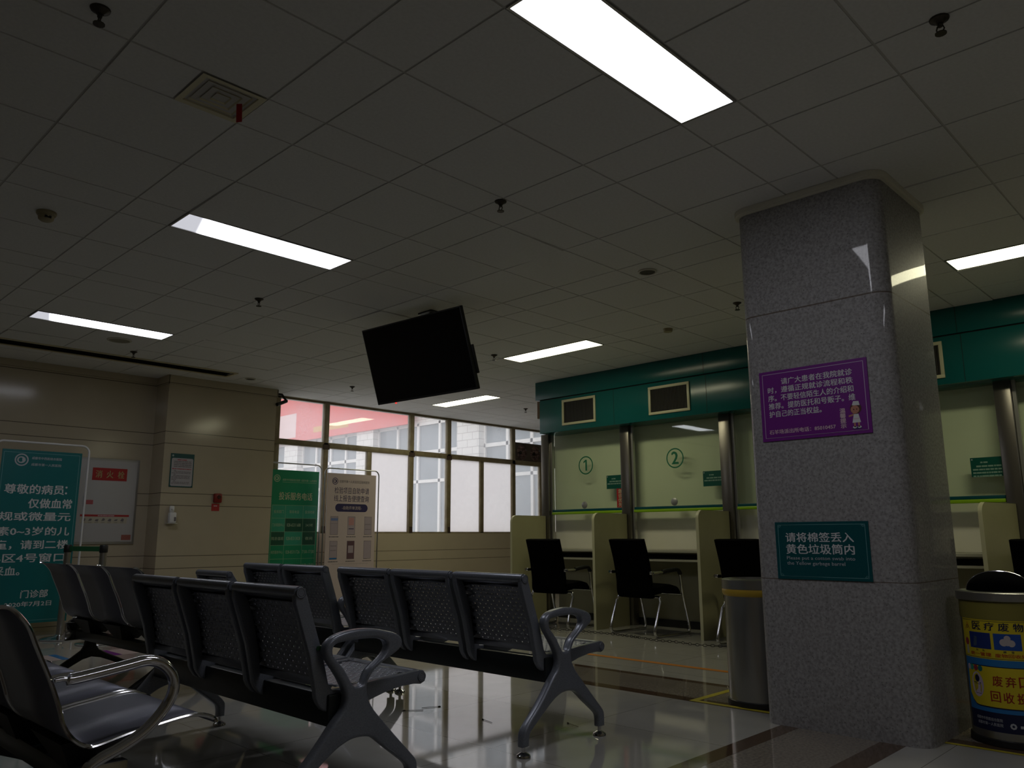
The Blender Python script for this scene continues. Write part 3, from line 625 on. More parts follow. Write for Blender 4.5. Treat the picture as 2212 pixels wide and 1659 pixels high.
# ---------------------------------------------------------------- left wall things
e = empty('hydrant_cabinet', (1.5, Y1, .92), 'grey white fire hydrant cabinet in the left wall', 'cabinet')
MB().box(-.56, .645, -.02, 0, 0, .985, ALU, .004).build('frame', e)
MB().box(-.53, .62, -.026, -.02, .025, .96, GREYW, .003).build('door', e)
e2 = MB().box(.05, .07, -.045, -.026, .42, .54, BLACKPL, .004).build('handle', e)
MB().box(.12, .503, -.030, -.026, .728, .872, RED).build('red_plate', e)
Board(lambda a, c, q: (a, -.030-q, c)).text('消', .155, .757, .225, .842, GOLD, .02).text('火', .275, .757, .348, .842, GOLD, .02).text('栓', .40, .757, .472, .842, GOLD, .02).build('lettering', e)
b2 = Board(lambda a, c, q: (a, -.0262-q, c)); b2.rect(.08, .45, .155, .50, mat('pink_red_tag', (.45, .10, .11), .5)).rect(.03, .312, .565, .335, RED).lines(.22, .40, .318, .010, PRT, 3)
b2.rect(.03, .235, .545, .312, mat('pale_cream_print', (.50, .46, .36), .5))
for k in range(7): b2.poly([(.05+k*.07, .262), (.085+k*.07, .256+.01*(k % 2)), (.092+k*.07, .285), (.07+k*.07, .298-.008*(k % 3)), (.06+k*.07, .28)], GREYP, 2); b2.rect(.05+k*.07, .242, .09+k*.07, .246, GREYP, 2)
b2.rect(.497, .045, .603, .105, mat('dull_red_label', (.30, .09, .07), .5)); b2.build('stickers', e)
e = empty('fire_extinguisher_box', (2.05, Y1, 0), 'dark red box low on the left wall beside the pilaster, top corner showing', 'box'); MB().box(-.14, .14, -.25, -.002, .0, .60, REDD, .01).build('body', e); MB().box(-.12, .12, -.256, -.25, .05, .55, REDD, .003).build('door', e)
e = empty('notice_board', (2.37, 7.98, 1.585), 'teal topped paper notice on the cream pilaster', 'notice'); MB().box(0, .285, -.008, 0, 0, .402, mat('notice_teal', (.0, .07, .075), .4)).build('backing', e)
b2 = Board(lambda a, c, q: (a, -.008-q, c)); PW = mat('notice_paper', (.44, .42, .45), .6)
b2.poly([(.012+.012, .012), (.261, .012), (.273, .024), (.273, .335), (.261, .347), (.024, .347), (.012, .335), (.012, .024)], PW)
b2.logo(.024, .375, .013, TEALD, WHITE); b2.lines(.08, .20, .322, .010, mat('red_text', (.4, .05, .06), .5), 2)
for k in range(4): b2.lines(.04, .255, .302-.020*k, .009, GREYP, 20+k)
b2.lines(.022, .255, .213, .009, mat('red_text', (.4, .05, .06), .5), 9)
for k, (a, c) in enumerate(((.045, .07), (.045, .25), (.02, .25), (.045, .07), (.04, .245), (.02, .245), (.02, .24), (.02, .08), (.045, .07), (.04, .24), (.02, .24))): b2.lines(a, c, .195-.0155*k, .0065, GREYP, 30+k)
b2.build('paper', e)
e = empty('fire_alarm_button', (2.975, 7.98, 1.41), 'dark red fire alarm button on the pilaster', 'fire alarm'); MB().box(-.05, .05, -.05, 0, 0, .115, REDD, .014).build('housing', e); MB().lathe([(0, -.058), (.022, -.058), (.026, -.05)], mat('dark_red_button', (.05, .004, .003), .4), (.008, 0, .07), 18, axis='Y').build('button', e)
e = empty('red_label', (2.965, 7.98, 1.312), 'bright red square label under the fire alarm button', 'label'); MB().box(-.05, .05, -.003, 0, 0, .088, RED).build('plate', e); Board(lambda a, c, q: (a, -.003-q, c)).lines(-.025, .02, .055, .012, PRT, 4).build('lettering', e)
e = empty('soap_dispenser', (2.42, 7.98, 1.16), 'white wall soap dispenser bottle on the pilaster', 'dispenser')
MB().box(-.062, .058, -.075, 0, -.006, 0, MILK).build('bracket', e); MB().box(-.04, .045, -.075, -.008, .001, .125, MILK, .015).build('bottle', e); MB().box(-.035, .022, -.055, -.02, .125, .20, MILK, .012).box(-.02, .0, -.09, -.055, .15, .165, MILK, .004).build('pump', e)
Board(lambda a, c, q: (a, -.0755-q, c)).rect(.012, .02, .035, .07, GREYP).build('print', e)
e = empty('security_camera', (3.72, 7.99, 2.83), 'dark security camera on a bracket at the pilaster edge by the window', 'camera')
MB().tube([(0, .0, .05), (.075, -.01, .045), (.135, -.02, -.03)], .016, BLACKPL, 10).build('bracket', e); MB().tube([(.14, -.02, -.035), (.02, -.05, -.09), (-.02, -.06, -.105)], .024, BLACKPL, 12).build('body', e); MB().lathe([(0, 0), (.022, 0), (.022, .03), (0, .03)], BLACKPL, (.135, -.02, -.05), 14).build('joint', e)

# ---------------------------------------------------------------- banner stands
def banner_frame(e, w2, ztop, mt, r=.011, fl=.20):
    rad = .075; P = [(-w2, 0, .02)]+[(-w2, 0, .3), (-w2, 0, ztop-rad)]
    P += [(-w2+rad-rad*math.cos(t), 0, ztop-rad+rad*math.sin(t)) for t in [PI/2*k/6 for k in range(1, 7)]]
    P += [(w2-rad+rad*math.sin(t), 0, ztop-rad+rad*math.cos(t)) for t in [PI/2*k/6 for k in range(0, 7)]]+[(w2, 0, .3), (w2, 0, .02)]
    MB().tube(P, r, mt, 10).build('frame', e)
    for s in (-1, 1): MB().tube([(s*w2, -fl, .012), (s*w2, fl, .012)], .012, mt, 8).build('foot', e)
# teal notice (left edge)
e = empty('banner_stand', (.985, 7.9, 0), 'big teal banner notice in a tube frame at the far left', 'banner', 'door shaped banner stands')
BW, Z0, Z1 = .365, .17, 1.865
KS = 1.0442; banner_frame(e, .451, 1.987, MILK); MB().box(-BW*KS, BW*KS, -.004, .004, 1+(Z0-1)*KS, 1+(Z1-1)*KS, TEALD).build('banner', e)
b2 = Board(lambda a, c, q: (a*KS, -.004-q, 1+(c-1)*KS)); b2.frame(-BW+.015, Z0+.025, BW-.02, Z1-.025, .004, TL)
b2.logo(-.19, 1.765, .062, DIMWHITE, TEALD); b2.text('成都市中西医结合医院', -.10, 1.775, .175, 1.802, DIMWHITE, .02).text('成都市第一人民医院', -.10, 1.71, .175, 1.737, DIMWHITE, .02)
def row(t, x0, x1, zc, h=.095): b2.text(t, x0, zc-h/2, x1, zc+h/2, WHITE, .03)
row('尊敬的病员', -.31, .225, 1.475); b2.disc(.245, 1.505, .010, .010, WHITE, 2).disc(.245, 1.445, .010, .010, WHITE, 2)
row('仅做血常', -.09, .31, 1.335); row('规或微量元', -.335, .31, 1.205, .085); row('素0~3岁的儿', -.335, .31, 1.06, .085); row('童，请到二楼', -.335, .31, .927, .09); row('B区4号窗口', -.335, .29, .80, .085); row('采血。', -.33, -.10, .675, .085)
row('门诊部', -.07, .17, .45, .075); row('2020年7月2日', -.20, .21, .355, .05)
b2.build('lettering', e)
# green complaint phone banner
e = empty('banner_stand', (4.151, 8.15, 0), 'green phone list banner half hidden behind the pilaster', 'banner', 'door shaped banner stands')
banner_frame(e, .416, 1.977, STEEL, .009, .15); MB().box(-.385, .376, -.004, .004, .12, 1.885, GREENB).build('banner', e)
b2 = Board(lambda a, c, q: (a*1.0178+.05, -.004-q, 1+(c-1)*1.0178)); GW = mat('pale_green_white_print', (.42, .55, .38), .5)
b2.logo(-.315, 1.755, .048, GW, GREENB); b2.text('成都市中西医结合医院  成都市第一人民医院', -.235, 1.725, .285, 1.755, GW, .01).rect(-.235, 1.708, .285, 1.711, GW)
b2.text('投诉服务电话', -.275, 1.475, .225, 1.575, mat('cream_green_print', (.52, .55, .36), .5), .02)
xs = [-.365, -.17, .095, .295]; zs = [1.405, 1.235, 1.06, .885, .71, .535, .36]
fills = {(1, 1): GREEND, (1, 2): GREEND, (2, 0): GREEND, (2, 2): GREEND, (0, 0): GREENL, (0, 1): GREENL, (0, 2): GREENL, (1, 0): GREENL, (2, 1): GREENL}
for (r_, c_), m_ in fills.items(): b2.rect(xs[c_], zs[r_+1], xs[c_+1], zs[r_], m_, 1)
for x in xs: b2.rect(x-.002, zs[-1], x+.002, zs[0], LINEG, 2)
for z in zs: b2.rect(xs[0], z-.002, xs[-1], z+.002, LINEG, 2)
tab = [['投诉部门', '联系电话', '投诉时间'], ['门诊客服中心', '028-65311688', '24小时'], ['院总值班', '028-85313028', '夜间'], ['病员服务中心', '028-85311726', '7:30-17:30'], ['', '', '8:00-17:30']]
for r_, rw in enumerate(tab):
    for c_, t in enumerate(rw):
        if not t: continue
        cx, cz = (xs[c_]+xs[c_+1])/2, (zs[r_]+zs[r_+1])/2; hw = min(.072 if len(t) == 4 and r_ < 1 else .09, (xs[c_+1]-xs[c_])/2-.012)*(1.15 if c_ == 1 and r_ else 1)
        if t in ('夜间', '24小时'): hw = .055
        b2.text(t, cx-hw, cz-.021, cx+hw, cz+.021, GW, .012, 3)
b2.build('lettering', e)
# pale self service banner
e = empty('banner_stand', (4.952, 7.95, 0), 'pale pinkish self service banner in front of the window', 'banner', 'door shaped banner stands')
banner_frame(e, .455, 1.93, STEEL, .009); MB().box(-.415, .405, -.004, .004, .12, 1.865, PINKW).build('banner', e)
b2 = Board(lambda a, c, q: (a, -.004-q, c))
b2.logo(-.29, 1.755, .048, NAVY, PINKW); b2.text('成都市第一人民医院互联网医院', -.22, 1.735, .29, 1.775, GREYP, .01)
b2.text('检验项目自助申请', -.295, 1.585, .285, 1.675, NAVY, .012).text('线上报告便捷查询', -.30, 1.475, .285, 1.565, NAVY, .012)
pill = [(-.22+.055*math.cos(t), 1.39+.055*math.sin(t)) for t in [PI/2+PI*k/10 for k in range(11)]]+[(.215+.055*math.cos(t), 1.39+.055*math.sin(t)) for t in [-PI/2+PI*k/10 for k in range(11)]]
b2.poly(pill, NAVY).text('-自助开单流程-', -.165, 1.365, .165, 1.415, PINKW, .012, 3)
for r_ in range(2):
    for c_ in range(3):
        x, z = -.345+c_*.283, 1.02-r_*.335; s = (r_, c_)
        b2.rect(x, z, x+.125, z+.25, mat('phone_pale', (.42, .35, .40), .5), 1).frame(x, z, x+.125, z+.25, .004, GREYP, 2)
        b2.lines(x-.015, x+.14, z-.035, .012, GREYP, 40+r_*3+c_)
        if s == (0, 0): b2.rect(x+.01, z+.19, x+.12, z+.225, mat('soft_blue_print', (.16, .22, .45), .5), 3).rect(x+.01, z+.15, x+.115, z+.153, GREYP, 3)
        if s == (0, 1): b2.rect(x+.02, z+.13, x+.105, z+.235, mat('soft_pink_print', (.52, .27, .27), .5), 3).rect(x+.02, z+.075, x+.105, z+.085, NAVY, 3)
        if s == (0, 2): b2.lines(x+.015, x+.11, z+.14, .006, GREYP, 3, 3).lines(x+.015, x+.11, z+.07, .006, GREYP, 4, 3)
        if s == (1, 0): b2.rect(x+.006, z+.004, x+.119, z+.022, BLUEP, 3).lines(x+.015, x+.11, z+.12, .006, GREYP, 6, 3).lines(x+.015, x+.11, z+.18, .006, GREYP, 7, 3)
        if s == (1, 1): b2.rect(x+.004, z+.004, x+.121, z+.246, mat('mauve_print', (.13, .07, .09), .5), 3).rect(x+.02, z+.085, x+.105, z+.185, mat('phone_pale', (.42, .35, .40), .5), 4)
b2.lines(-.30, .30, .62, .004, mat('faint_print', (.36, .30, .29), .6), 77)
b2.build('lettering', e)

# ---------------------------------------------------------------- stanchions
def stanchion(x, y, lab):
    e = empty('stanchion', (x, y, 0), lab, 'barrier post', 'belt barrier posts')
    MB().lathe([(0, .002), (.175, .002), (.178, .012), (.15, .024), (.05, .036), (.035, .05), (0, .05)], CHROME, n=36).build('base', e)
    MB().lathe([(.032, .04), (.032, .86)], STEEL, n=20).build('pole', e)
    MB().lathe([(.034, .85), (.038, .855), (.038, .915), (.030, .925), (0, .925)], BLACKPL, n=20).build('belt_head', e); return e
e1 = stanchion(1.30, 6.80, 'right hand chrome barrier post in front of the hydrant cabinet')
MB().add([(-.008, .037, .862), (-.122, .584, .862), (-.122, .584, .91), (-.008, .037, .91), (-.012, .036, .862), (-.126, .583, .862), (-.126, .583, .91), (-.012, .036, .91)], [(0, 1, 2, 3), (4, 7, 6, 5), (3, 2, 6, 7), (0, 4, 5, 1)], mat('green_belt', (.015, .15, .05), .7)).build('belt', e1)
stanchion(1.17, 7.42, 'left hand chrome barrier post in front of the teal banner edge')
for x, y, mm, lab in ((1.33, 6.05, PURPLE, 'pale floor sticker with purple and blue edges behind the steel bench'), (.62, 6.10, BLUEP, 'blue edged floor sticker at the far left behind the steel bench')):
    e = empty('floor_sticker', (x, y, .0008), lab, 'sticker'); MB().box(-.19, .19, -.19, .19, .0, .0008, mat('pale_pink_sticker', (.50, .40, .38), .4)).build('sheet', e)
    MB().box(-.19, -.12, -.19, .19, .0009, .0013, mm).build('edge_stripe', e); MB().box(.13, .19, -.19, .19, .0009, .0013, BLUEP).build('edge_stripe', e)

# ---------------------------------------------------------------- grey perforated benches
OUT = [(-.302, .045), (-.300, .100), (-.275, .138), (-.205, .200), (-.150, .258), (-.098, .318), (-.066, .350), (-.052, .375), (-.048, .400), (-.053, .424), (-.065, .448), (-.086, .482), (-.121, .528), (-.139, .553), (-.148, .580), (-.139, .606), (-.113, .626), (-.085, .635), (-.05, .642), (.012, .646), (.077, .641), (.126, .631), (.177, .617), (.205, .600), (.214, .577), (.204, .556), (.18, .541), (.14, .522), (.098, .501), (.066, .479), (.05, .451), (.046, .431), (.048, .408), (.054, .385), (.066, .363), (.094, .327), (.189, .229), (.269, .150), (.296, .120), (.302, .095), (.302, .045)]
INN = [(.262, .045), (.259, .093), (.232, .124), (.151, .185), (.096, .228), (.075, .240), (.049, .247), (.012, .250), (-.021, .247), (-.048, .239), (-.078, .226), (-.12, .200), (-.18, .156), (-.232, .118), (-.256, .094), (-.262, .045)]
HOLE = [(-.114, .571), (-.112, .589), (-.097, .600), (-.049, .606), (.029, .608), (.088, .604), (.121, .595), (.136, .581), (.139, .563), (.123, .540), (.091, .514), (.058, .490), (.038, .462), (.026, .443), (.008, .436), (-.016, .441), (-.040, .474), (-.060, .504), (-.088, .534), (-.107, .554)]
frame_loops = [smooth_path(OUT, 3)+smooth_path(INN, 3), smooth_path(HOLE, 3, True)]
vs, fs = plate(frame_loops, .046, .012, 'XZ'); FRAME_ME = MB().add(vs, fs, GREYPAINT, True).mesh('end_frame')
FOOT_ME = MB().lathe([(0, .046), (.009, .046), (.009, .022), (.016, .020), (.032, .010), (.034, .002), (0, .002)], CHROME, n=20).mesh('levelling_foot')
BEAM_ME = MB().box(-.100, -.035, -.80, .80, .298, .412, DARKBEAM, .006).mesh('beam')
# side bracket: back bar, corner and seat bar in one casting
BR = [(-.306, .775), (-.303, .752), (-.222, .560), (-.184, .430), (-.180, .405), (-.170, .385), (-.152, .362), (-.127, .348), (-.098, .349), (.067, .366), (.134, .383), (.218, .396), (.285, .398), (.322, .393), (.345, .402), (.352, .423), (.338, .445), (.316, .450), (.055, .433), (-.075, .425), (-.110, .428), (-.128, .450), (-.164, .560), (-.258, .782), (-.266, .806), (-.285, .815), (-.302, .802)]
def fwd(P): return [(x+.033+.022*max(0, (z-.45)/.34), z) for x, z in P]
vs, fs = plate([fwd(BR)], .030, .005, 'XZ'); BR_ME = MB().add(vs, fs, GREYPAINT, True).mesh('side_bracket')
BEND = MB().lathe([(0, -.0035), (.013, -.0035), (.0145, .0), (.0145, .0035), (.019, .0035), (.0205, .001), (.0205, -.0035)], GREYPAINT, n=20, axis='Y').lathe([(0, .0035), (.013, .0035), (.0145, .0), (.0145, -.0035), (.019, -.0035), (.0205, -.001), (.0205, .0035)], GREYPAINT, n=20, axis='Y').mesh('end_cap')
def perf(prof, w2, pitch, rowp, hr, m, margin=.03):
    """sheet extruded across Y along a profile, drilled with staggered round holes"""
    mb = MB(); P = smooth_path(prof, 6); S = [0]
    for a, c in zip(P[:-1], P[1:]): S.append(S[-1]+math.dist(a, c))
    tot = S[-1]
    def at(s):
        for i in range(len(P)-1):
            if s <= S[i+1] or i == len(P)-2: t = (s-S[i])/(S[i+1]-S[i]); return (P[i][0]+(P[i+1][0]-P[i][0])*t, P[i][1]+(P[i+1][1]-P[i][1])*t)
    def V(y, s): x, z = at(max(0, min(tot, s))); return (x, y, z)
    nr = int((tot-2*margin)/rowp); s0 = (tot-nr*rowp)/2; nc = int((2*w2-2*margin-pitch/2)/pitch); y0 = -(nc+.5)*pitch/2
    def strip(sa, sb, ya, yb):
        k = max(1, int((sb-sa)/.02))
        for i in range(k): a, c = sa+(sb-sa)*i/k, sa+(sb-sa)*(i+1)/k; mb.add([V(ya, a), V(yb, a), V(yb, c), V(ya, c)], [(0, 1, 2, 3)], m, True)
    strip(0, s0, -w2, w2); strip(s0+nr*rowp, tot, -w2, w2)
    ang = [PI/4*k for k in range(8)]
    for j in range(nr):
        sc_ = s0+(j+.5)*rowp; ya = y0+(j % 2)*pitch/2
        strip(sc_-rowp/2, sc_+rowp/2, -w2, ya); strip(sc_-rowp/2, sc_+rowp/2, ya+nc*pitch, w2)
        for i in range(nc):
            yc = ya+(i+.5)*pitch; o = [(pitch/2, 0), (pitch/2, rowp/2), (0, rowp/2), (-pitch/2, rowp/2), (-pitch/2, 0), (-pitch/2, -rowp/2), (0, -rowp/2), (pitch/2, -rowp/2)]
            vs = [V(yc+a, sc_+c) for a, c in o]+[V(yc+hr*math.cos(t), sc_+hr*math.sin(t)) for t in ang]
            mb.add(vs, [(k, (k+1) % 8, 8+(k+1) % 8, 8+k) for k in range(8)], m, True)
    return mb
BACK_ME = perf(fwd([(-.272, .775), (-.245, .745), (-.222, .70), (-.195, .62), (-.172, .54), (-.155, .47), (-.150, .440)]), .236, .0405, .0195, .0032, PERF).mesh('backrest_sheet')
SEAT_ME = perf(fwd([(-.085, .432), (.02, .428), (.12, .430), (.22, .438), (.30, .446)]), .236, .0335, .0200, .0042, PERF, .02).mesh('seat_sheet')
def roll(cx, cz, r): return MB().tube([(cx, -.245, cz), (cx, .245, cz)], r, GREYPAINT, 18)
TOPR = roll(-.233, .7945, .0215).mesh('top_roll'); FRTR = roll(.358, .422, .026).mesh('front_roll')
def bench(x, y, lab, loose=None):
    e = empty('waiting_bench', (x, y, 0), lab, 'bench', 'grey perforated waiting benches')
    for s in (-.82, .82):
        o = link('end_frame', FRAME_ME, e, (0, s, 0))
        for fx in (-.282, .282): link('levelling_foot', FOOT_ME, o, (fx, 0, 0))
    link('beam', BEAM_ME, e)
    for k in (-1, 0, 1):
        yc = .535*k; t_ = math.radians(-15) if loose == k else 0; px_, pz_ = -.06, .36     # a loose seat leans back about the beam
        off = (px_-(px_*math.cos(t_)+pz_*math.sin(t_)), pz_-(-px_*math.sin(t_)+pz_*math.cos(t_)))
        def put(o, y):
            o.location = (off[0], y, off[1]); o.rotation_euler = (0, t_, 0)
        o = link('backrest', BACK_ME, e); put(o, yc); link('top_roll', TOPR, o)
        md = o.modifiers.new('thickness', 'SOLIDIFY'); md.thickness = .0016
        o = link('seat', SEAT_ME, e); put(o, yc); link('front_roll', FRTR, o)
        md = o.modifiers.new('thickness', 'SOLIDIFY'); md.thickness = .0016
        for s in (-1, 1):
            o = link('side_bracket', BR_ME, e); put(o, yc+s*.238); link('end_cap', BEND, o, (-.231, s*.0150, .792)); link('end_cap', BEND, o, (.358, s*.0150, .422))
    return e
bench(1.53, 1.945, 'grey perforated bench at right, nearest to the pillar and counter')
b2e = bench(.297, 1.935, 'grey perforated bench in the foreground with a big oval armrest')
bench(1.53, 3.68, 'grey perforated bench farther back, in line with the one before the counter', 1)
tag(MB().box(-.012, .012, -.0165, -.0158, -.008, .008, mat('dark_green_sticker', (.01, .05, .015), .5)).build('sticker', b2e, (-.143, -.775, .585)), 'dark green sticker')

# ---------------------------------------------------------------- steel benches with chrome arms
PRF = [(-.398, .812), (-.375, .810), (-.356, .798), (-.337, .778), (-.315, .748), (-.299, .711), (-.279, .667), (-.254, .613), (-.233, .562), (-.215, .512), (-.206, .483), (-.190, .453), (-.164, .425), (-.135, .409), (-.107, .406), (-.019, .425), (.051, .435), (.129, .446), (.178, .448), (.212, .441), (.24, .429), (.25, .415)]
PS = smooth_path(PRF, 3); w2 = .258
sh = MB(); k = len(PS)
for i in range(k-1):
    for ya, yb in ((-w2, 0), (0, w2)):
        sh.add([(PS[i][0], ya, PS[i][1]), (PS[i][0], yb, PS[i][1]), (PS[i+1][0], yb, PS[i+1][1]), (PS[i+1][0], ya, PS[i+1][1])], [(0, 1, 2, 3)], SHEET, True)
SHEET_ME = sh.mesh('seat_shell'); TRIM_ME = MB().tube([(x, 0, z) for x, z in PS], .0065, CHROME, 8).mesh('edge_trim')
bk = MB(); q = [(-.17, -.15, .40), (.10, -.15, .424), (.10, .15, .424), (-.17, .15, .40), (-.11, -.06, .30), (.0, -.06, .30), (.0, .06, .30), (-.11, .06, .30)]
bk.add(q, [(0, 1, 2, 3), (4, 7, 6, 5), (0, 4, 5, 1), (1, 5, 6, 2), (2, 6, 7, 3), (3, 7, 4, 0)], BLACKPL); BRK_ME = bk.mesh('support_bracket')
SBEAM = MB().box(-.10, -.02, -.84, .84, .235, .30, DARKBEAM, .008).mesh('beam')
SLEG = MB(); vs, fs = plate([smooth_path([(-.30, .02), (-.27, .07), (-.12, .17), (-.09, .25), (-.03, .25), (.0, .17), (.20, .07), (.24, .02), (.19, .02), (.14, .055), (-.05, .12), (-.21, .05), (-.25, .02)], 3, True)], .05, .01, 'XZ'); SLEG_ME = SLEG.add(vs, fs, BLACKPL, True).mesh('leg')
ARMP = [(-.235, .606), (-.215, .607), (-.195, .604), (-.17, .606), (-.11, .614), (-.036, .625), (.010, .632), (.039, .628), (.069, .613), (.096, .582), (.104, .550), (.094, .510), (.065, .468), (.018, .426), (-.042, .395), (-.102, .372), (-.13, .350), (-.135, .30)]
ARR = [.006, .006, .014]+[.0165]*15
ARM_ME = MB().tube(smooth_path([(x-.010, 0, z) for x, z in ARMP], 4), [.007]*7+[.017]*(len(smooth_path(ARMP, 4))-7), CHROME, 14).mesh('armrest')
CLAMP = MB().box(-.16, -.005, -.02, .02, .225, .36, CHROME, .006).mesh('arm_clamp'); FCAP = MB().lathe([(0, .03), (.012, .03), (.03, .012), (.032, .001), (0, .001)], BLACKPL, n=16).mesh('foot_pad')
def steel_bench(x, y, lab, rz=0):
    e = empty('steel_bench', (x, y, 0), lab, 'bench', 'steel benches with chrome arms', rz)
    link('beam', SBEAM, e)
    for kk in (-1, 0, 1):
        o = link('seat_shell', SHEET_ME, e, (0, .565*kk, 0)); md = o.modifiers.new('thickness', 'SOLIDIFY'); md.thickness = .004
        for s in (-1, 1): link('edge_trim', TRIM_ME, o, (0, s*(w2+.004), 0))
        link('support_bracket', BRK_ME, e, (0, .565*kk, 0))
    for s in (-1, 1):
        link('armrest', ARM_ME, e, (0, s*.850, 0)); link('arm_clamp', CLAMP, e, (-.02, s*.83, 0))
        o = link('leg', SLEG_ME, e, (0, s*.62, 0))
        for fx in (-.27, .215): link('foot_pad', FCAP, o, (fx, 0, 0))
steel_bench(-.55, 1.845, 'steel bench at the bottom left with a shiny curved chrome armrest')
steel_bench(.75, 4.445, 'steel bench in front of the big teal banner', math.radians(2))

# ---------------------------------------------------------------- black office chairs
def chair_meshes():
    D = {}
    # backrest: gently curved upholstered slab, leaning back
    P = smooth_path([(-.02, .385), (-.05, .43), (-.055, .55), (-.095, .75), (-.16, .955)], 6); w_ = .235; t = .05; mb = MB(); N = []
    for i in range(len(P)):
        a, c = P[max(0, i-1)], P[min(len(P)-1, i+1)]; d = Vector((c[0]-a[0], c[1]-a[1])).normalized(); N.append((d.y, -d.x))
    ringn = 12; vs = []
    for (x, z), nn in zip(P, N):
        for j in range(ringn):
            a = 2*PI*j/ringn; ca, sa = math.cos(a), math.sin(a); y = w_*math.copysign(abs(ca)**.35, ca); o = t/2*math.copysign(abs(sa)**.5, sa)
            vs.append((x+nn[0]*o, y, z+nn[1]*o))
    fs = [(i*ringn+j, i*ringn+(j+1) % ringn, (i+1)*ringn+(j+1) % ringn, (i+1)*ringn+j) for i in range(len(P)-1) for j in range(ringn)]
    fs += [tuple(range(ringn)), tuple((len(P)-1)*ringn+j for j in range(ringn))]
    D['backrest'] = mb.add(vs, fs, BLACKFAB, True).mesh('backrest')
    # seat cushion
    P = smooth_path([(-.04, .42), (.08, .43), (.22, .445), (.34, .43), (.385, .40)], 5); vs = []
    for i, (x, z) in enumerate(P):
        u = i/(len(P)-1); th = .105-.035*u
        for j in range(ringn):
            a = 2*PI*j/ringn; ca, sa = math.cos(a), math.sin(a); vs.append((x, .245*math.copysign(abs(ca)**.4, ca), z+th/2*math.copysign(abs(sa)**.6, sa)+.02))
    fs = [(i*ringn+j, i*ringn+(j+1) % ringn, (i+1)*ringn+(j+1) % ringn, (i+1)*ringn+j) for i in range(len(P)-1) for j in range(ringn)]
    fs += [tuple(range(ringn)), tuple((len(P)-1)*ringn+j for j in range(ringn))]
    D['seat'] = MB().add(vs, fs, BLACKFAB, True).mesh('seat')
    s = .285; D['leg_loop'] = MB().tube(smooth_path([(-.105, 0, .625), (.0, 0, .625), (.16, 0, .64), (.29, 0, .64), (.335, 0, .60), (.37, 0, .42), (.455, 0, .10), (.455, 0, .035), (.42, 0, .015), (.10, 0, .012), (-.06, 0, .015), (-.105, 0, .05), (-.09, 0, .12), (.0, 0, .34)], 5), .0145, CHROME, 10).mesh('leg_loop')
    D['arm_pad'] = MB().tube(smooth_path([(.05, 0, .632), (.16, 0, .645), (.29, 0, .648), (.342, 0, .605)], 5), .022, BLACKPL, 10).mesh('arm_pad')
    D['under_frame'] = MB().tube(smooth_path([(.0, -s, .33), (.01, -s+.02, .372), (.02, -s+.06, .385), (.02, s-.06, .385), (.01, s-.02, .372), (.0, s, .33)], 4), .0125, CHROME, 10).tube([(.355, -s, .40), (.355, s, .40)], .010, CHROME, 8).mesh('under_frame')
    D['back_bracket'] = MB().box(-.125, .02, -.024, .006, .61, .64, CHROME, .005).mesh('back_bracket')
    return D
CH = chair_meshes()
def chair(x, y, rz, lab):
    e = empty('office_chair', (x, y, 0), lab, 'chair', 'black office chairs at the counter', rz)
    link('backrest', CH['backrest'], e); link('seat', CH['seat'], e); link('under_frame', CH['under_frame'], e)
    for s in (-1, 1):
        o = link('leg_loop', CH['leg_loop'], e, (0, s*.285, 0)); link('arm_pad', CH['arm_pad'], o)
        link('back_bracket', CH['back_bracket'], e, (0, s*.262, 0))
chair(5.22, 4.44, math.radians(5), 'black office chair at the number 1 window, leftmost of the row')
chair(5.33, 3.36, math.radians(-4), 'black office chair at the number 2 window, beside the chain')
chair(5.20, 2.05, math.radians(-4), 'black office chair whose back shows just left of the pillar')
chair(5.17, -.31, math.radians(5), 'black office chair cut by the right picture edge')
# chain lying between the chair feet
pts = smooth_path([(5.12, 4.42, 0), (5.09, 4.28, 0), (5.13, 4.0, 0), (5.15, 3.56, 0), (5.10, 3.2, 0), (5.03, 2.95, 0), (5.06, 2.75, 0), (5.02, 2.5, 0), (5.08, 2.3, 0), (5.11, 2.1, 0)], 12)
ch = MB(); acc = 0; last = None; kk = 0
for a, c in zip(pts[:-1], pts[1:]):
    d = math.dist(a, c); acc += d
    if acc >= .026:
        acc = 0; ang = math.atan2(c[1]-a[1], c[0]-a[0]); fl = kk % 2; kk += 1; L = []
        for j in range(10):
            t = 2*PI*j/10; u, v = .020*math.cos(t), .010*math.sin(t)
            L.append((c[0]+u*math.cos(ang)-(0 if fl else v*math.sin(ang)), c[1]+u*math.sin(ang)+(0 if fl else v*math.cos(ang)), .012+(v if fl else 0)))
        ch.tube(L, .0032, mat('dark_chain_steel', (.05, .048, .045), .45, .8), 6, closed=True)
tag(ch.build('chain'), 'dark chain lying on the floor by the office chair feet', 'chain')

# ---------------------------------------------------------------- bins
def bin_shell(e, r, h, rimz, rimr):
    MB().lathe([(0, .028), (r, .028), (r, h)], STEEL, n=48).build('body', e)
    MB().lathe([(r+.004, .0), (r+.010, .004), (r+.008, .03), (r, .034)], BLACKPL, n=48).lathe([(0, .002), (r+.005, .002)], BLACKPL, n=48).build('base_ring', e)
e = empty('waste_bin', (3.085, .885, 0), 'plain stainless bin with a yellow bag edge, left of the pillar', 'bin')
bin_shell(e, .187, .655, 0, 0)
MB().lathe([(.189, .632), (.198, .645), (.199, .668), (.190, .69)], YBAG, n=48).build('bag_edge', e)
MB().lathe([(.188, .668), (.199, .675), (.199, .728), (.192, .732), (.14, .735), (.135, .70), (.135, .60), (0, .60)], STEEL, n=48).build('rim', e)
e = empty('waste_bin', (3.115, -.44, 0), 'stainless bin with yellow and blue medical waste labels, right of the pillar', 'bin')
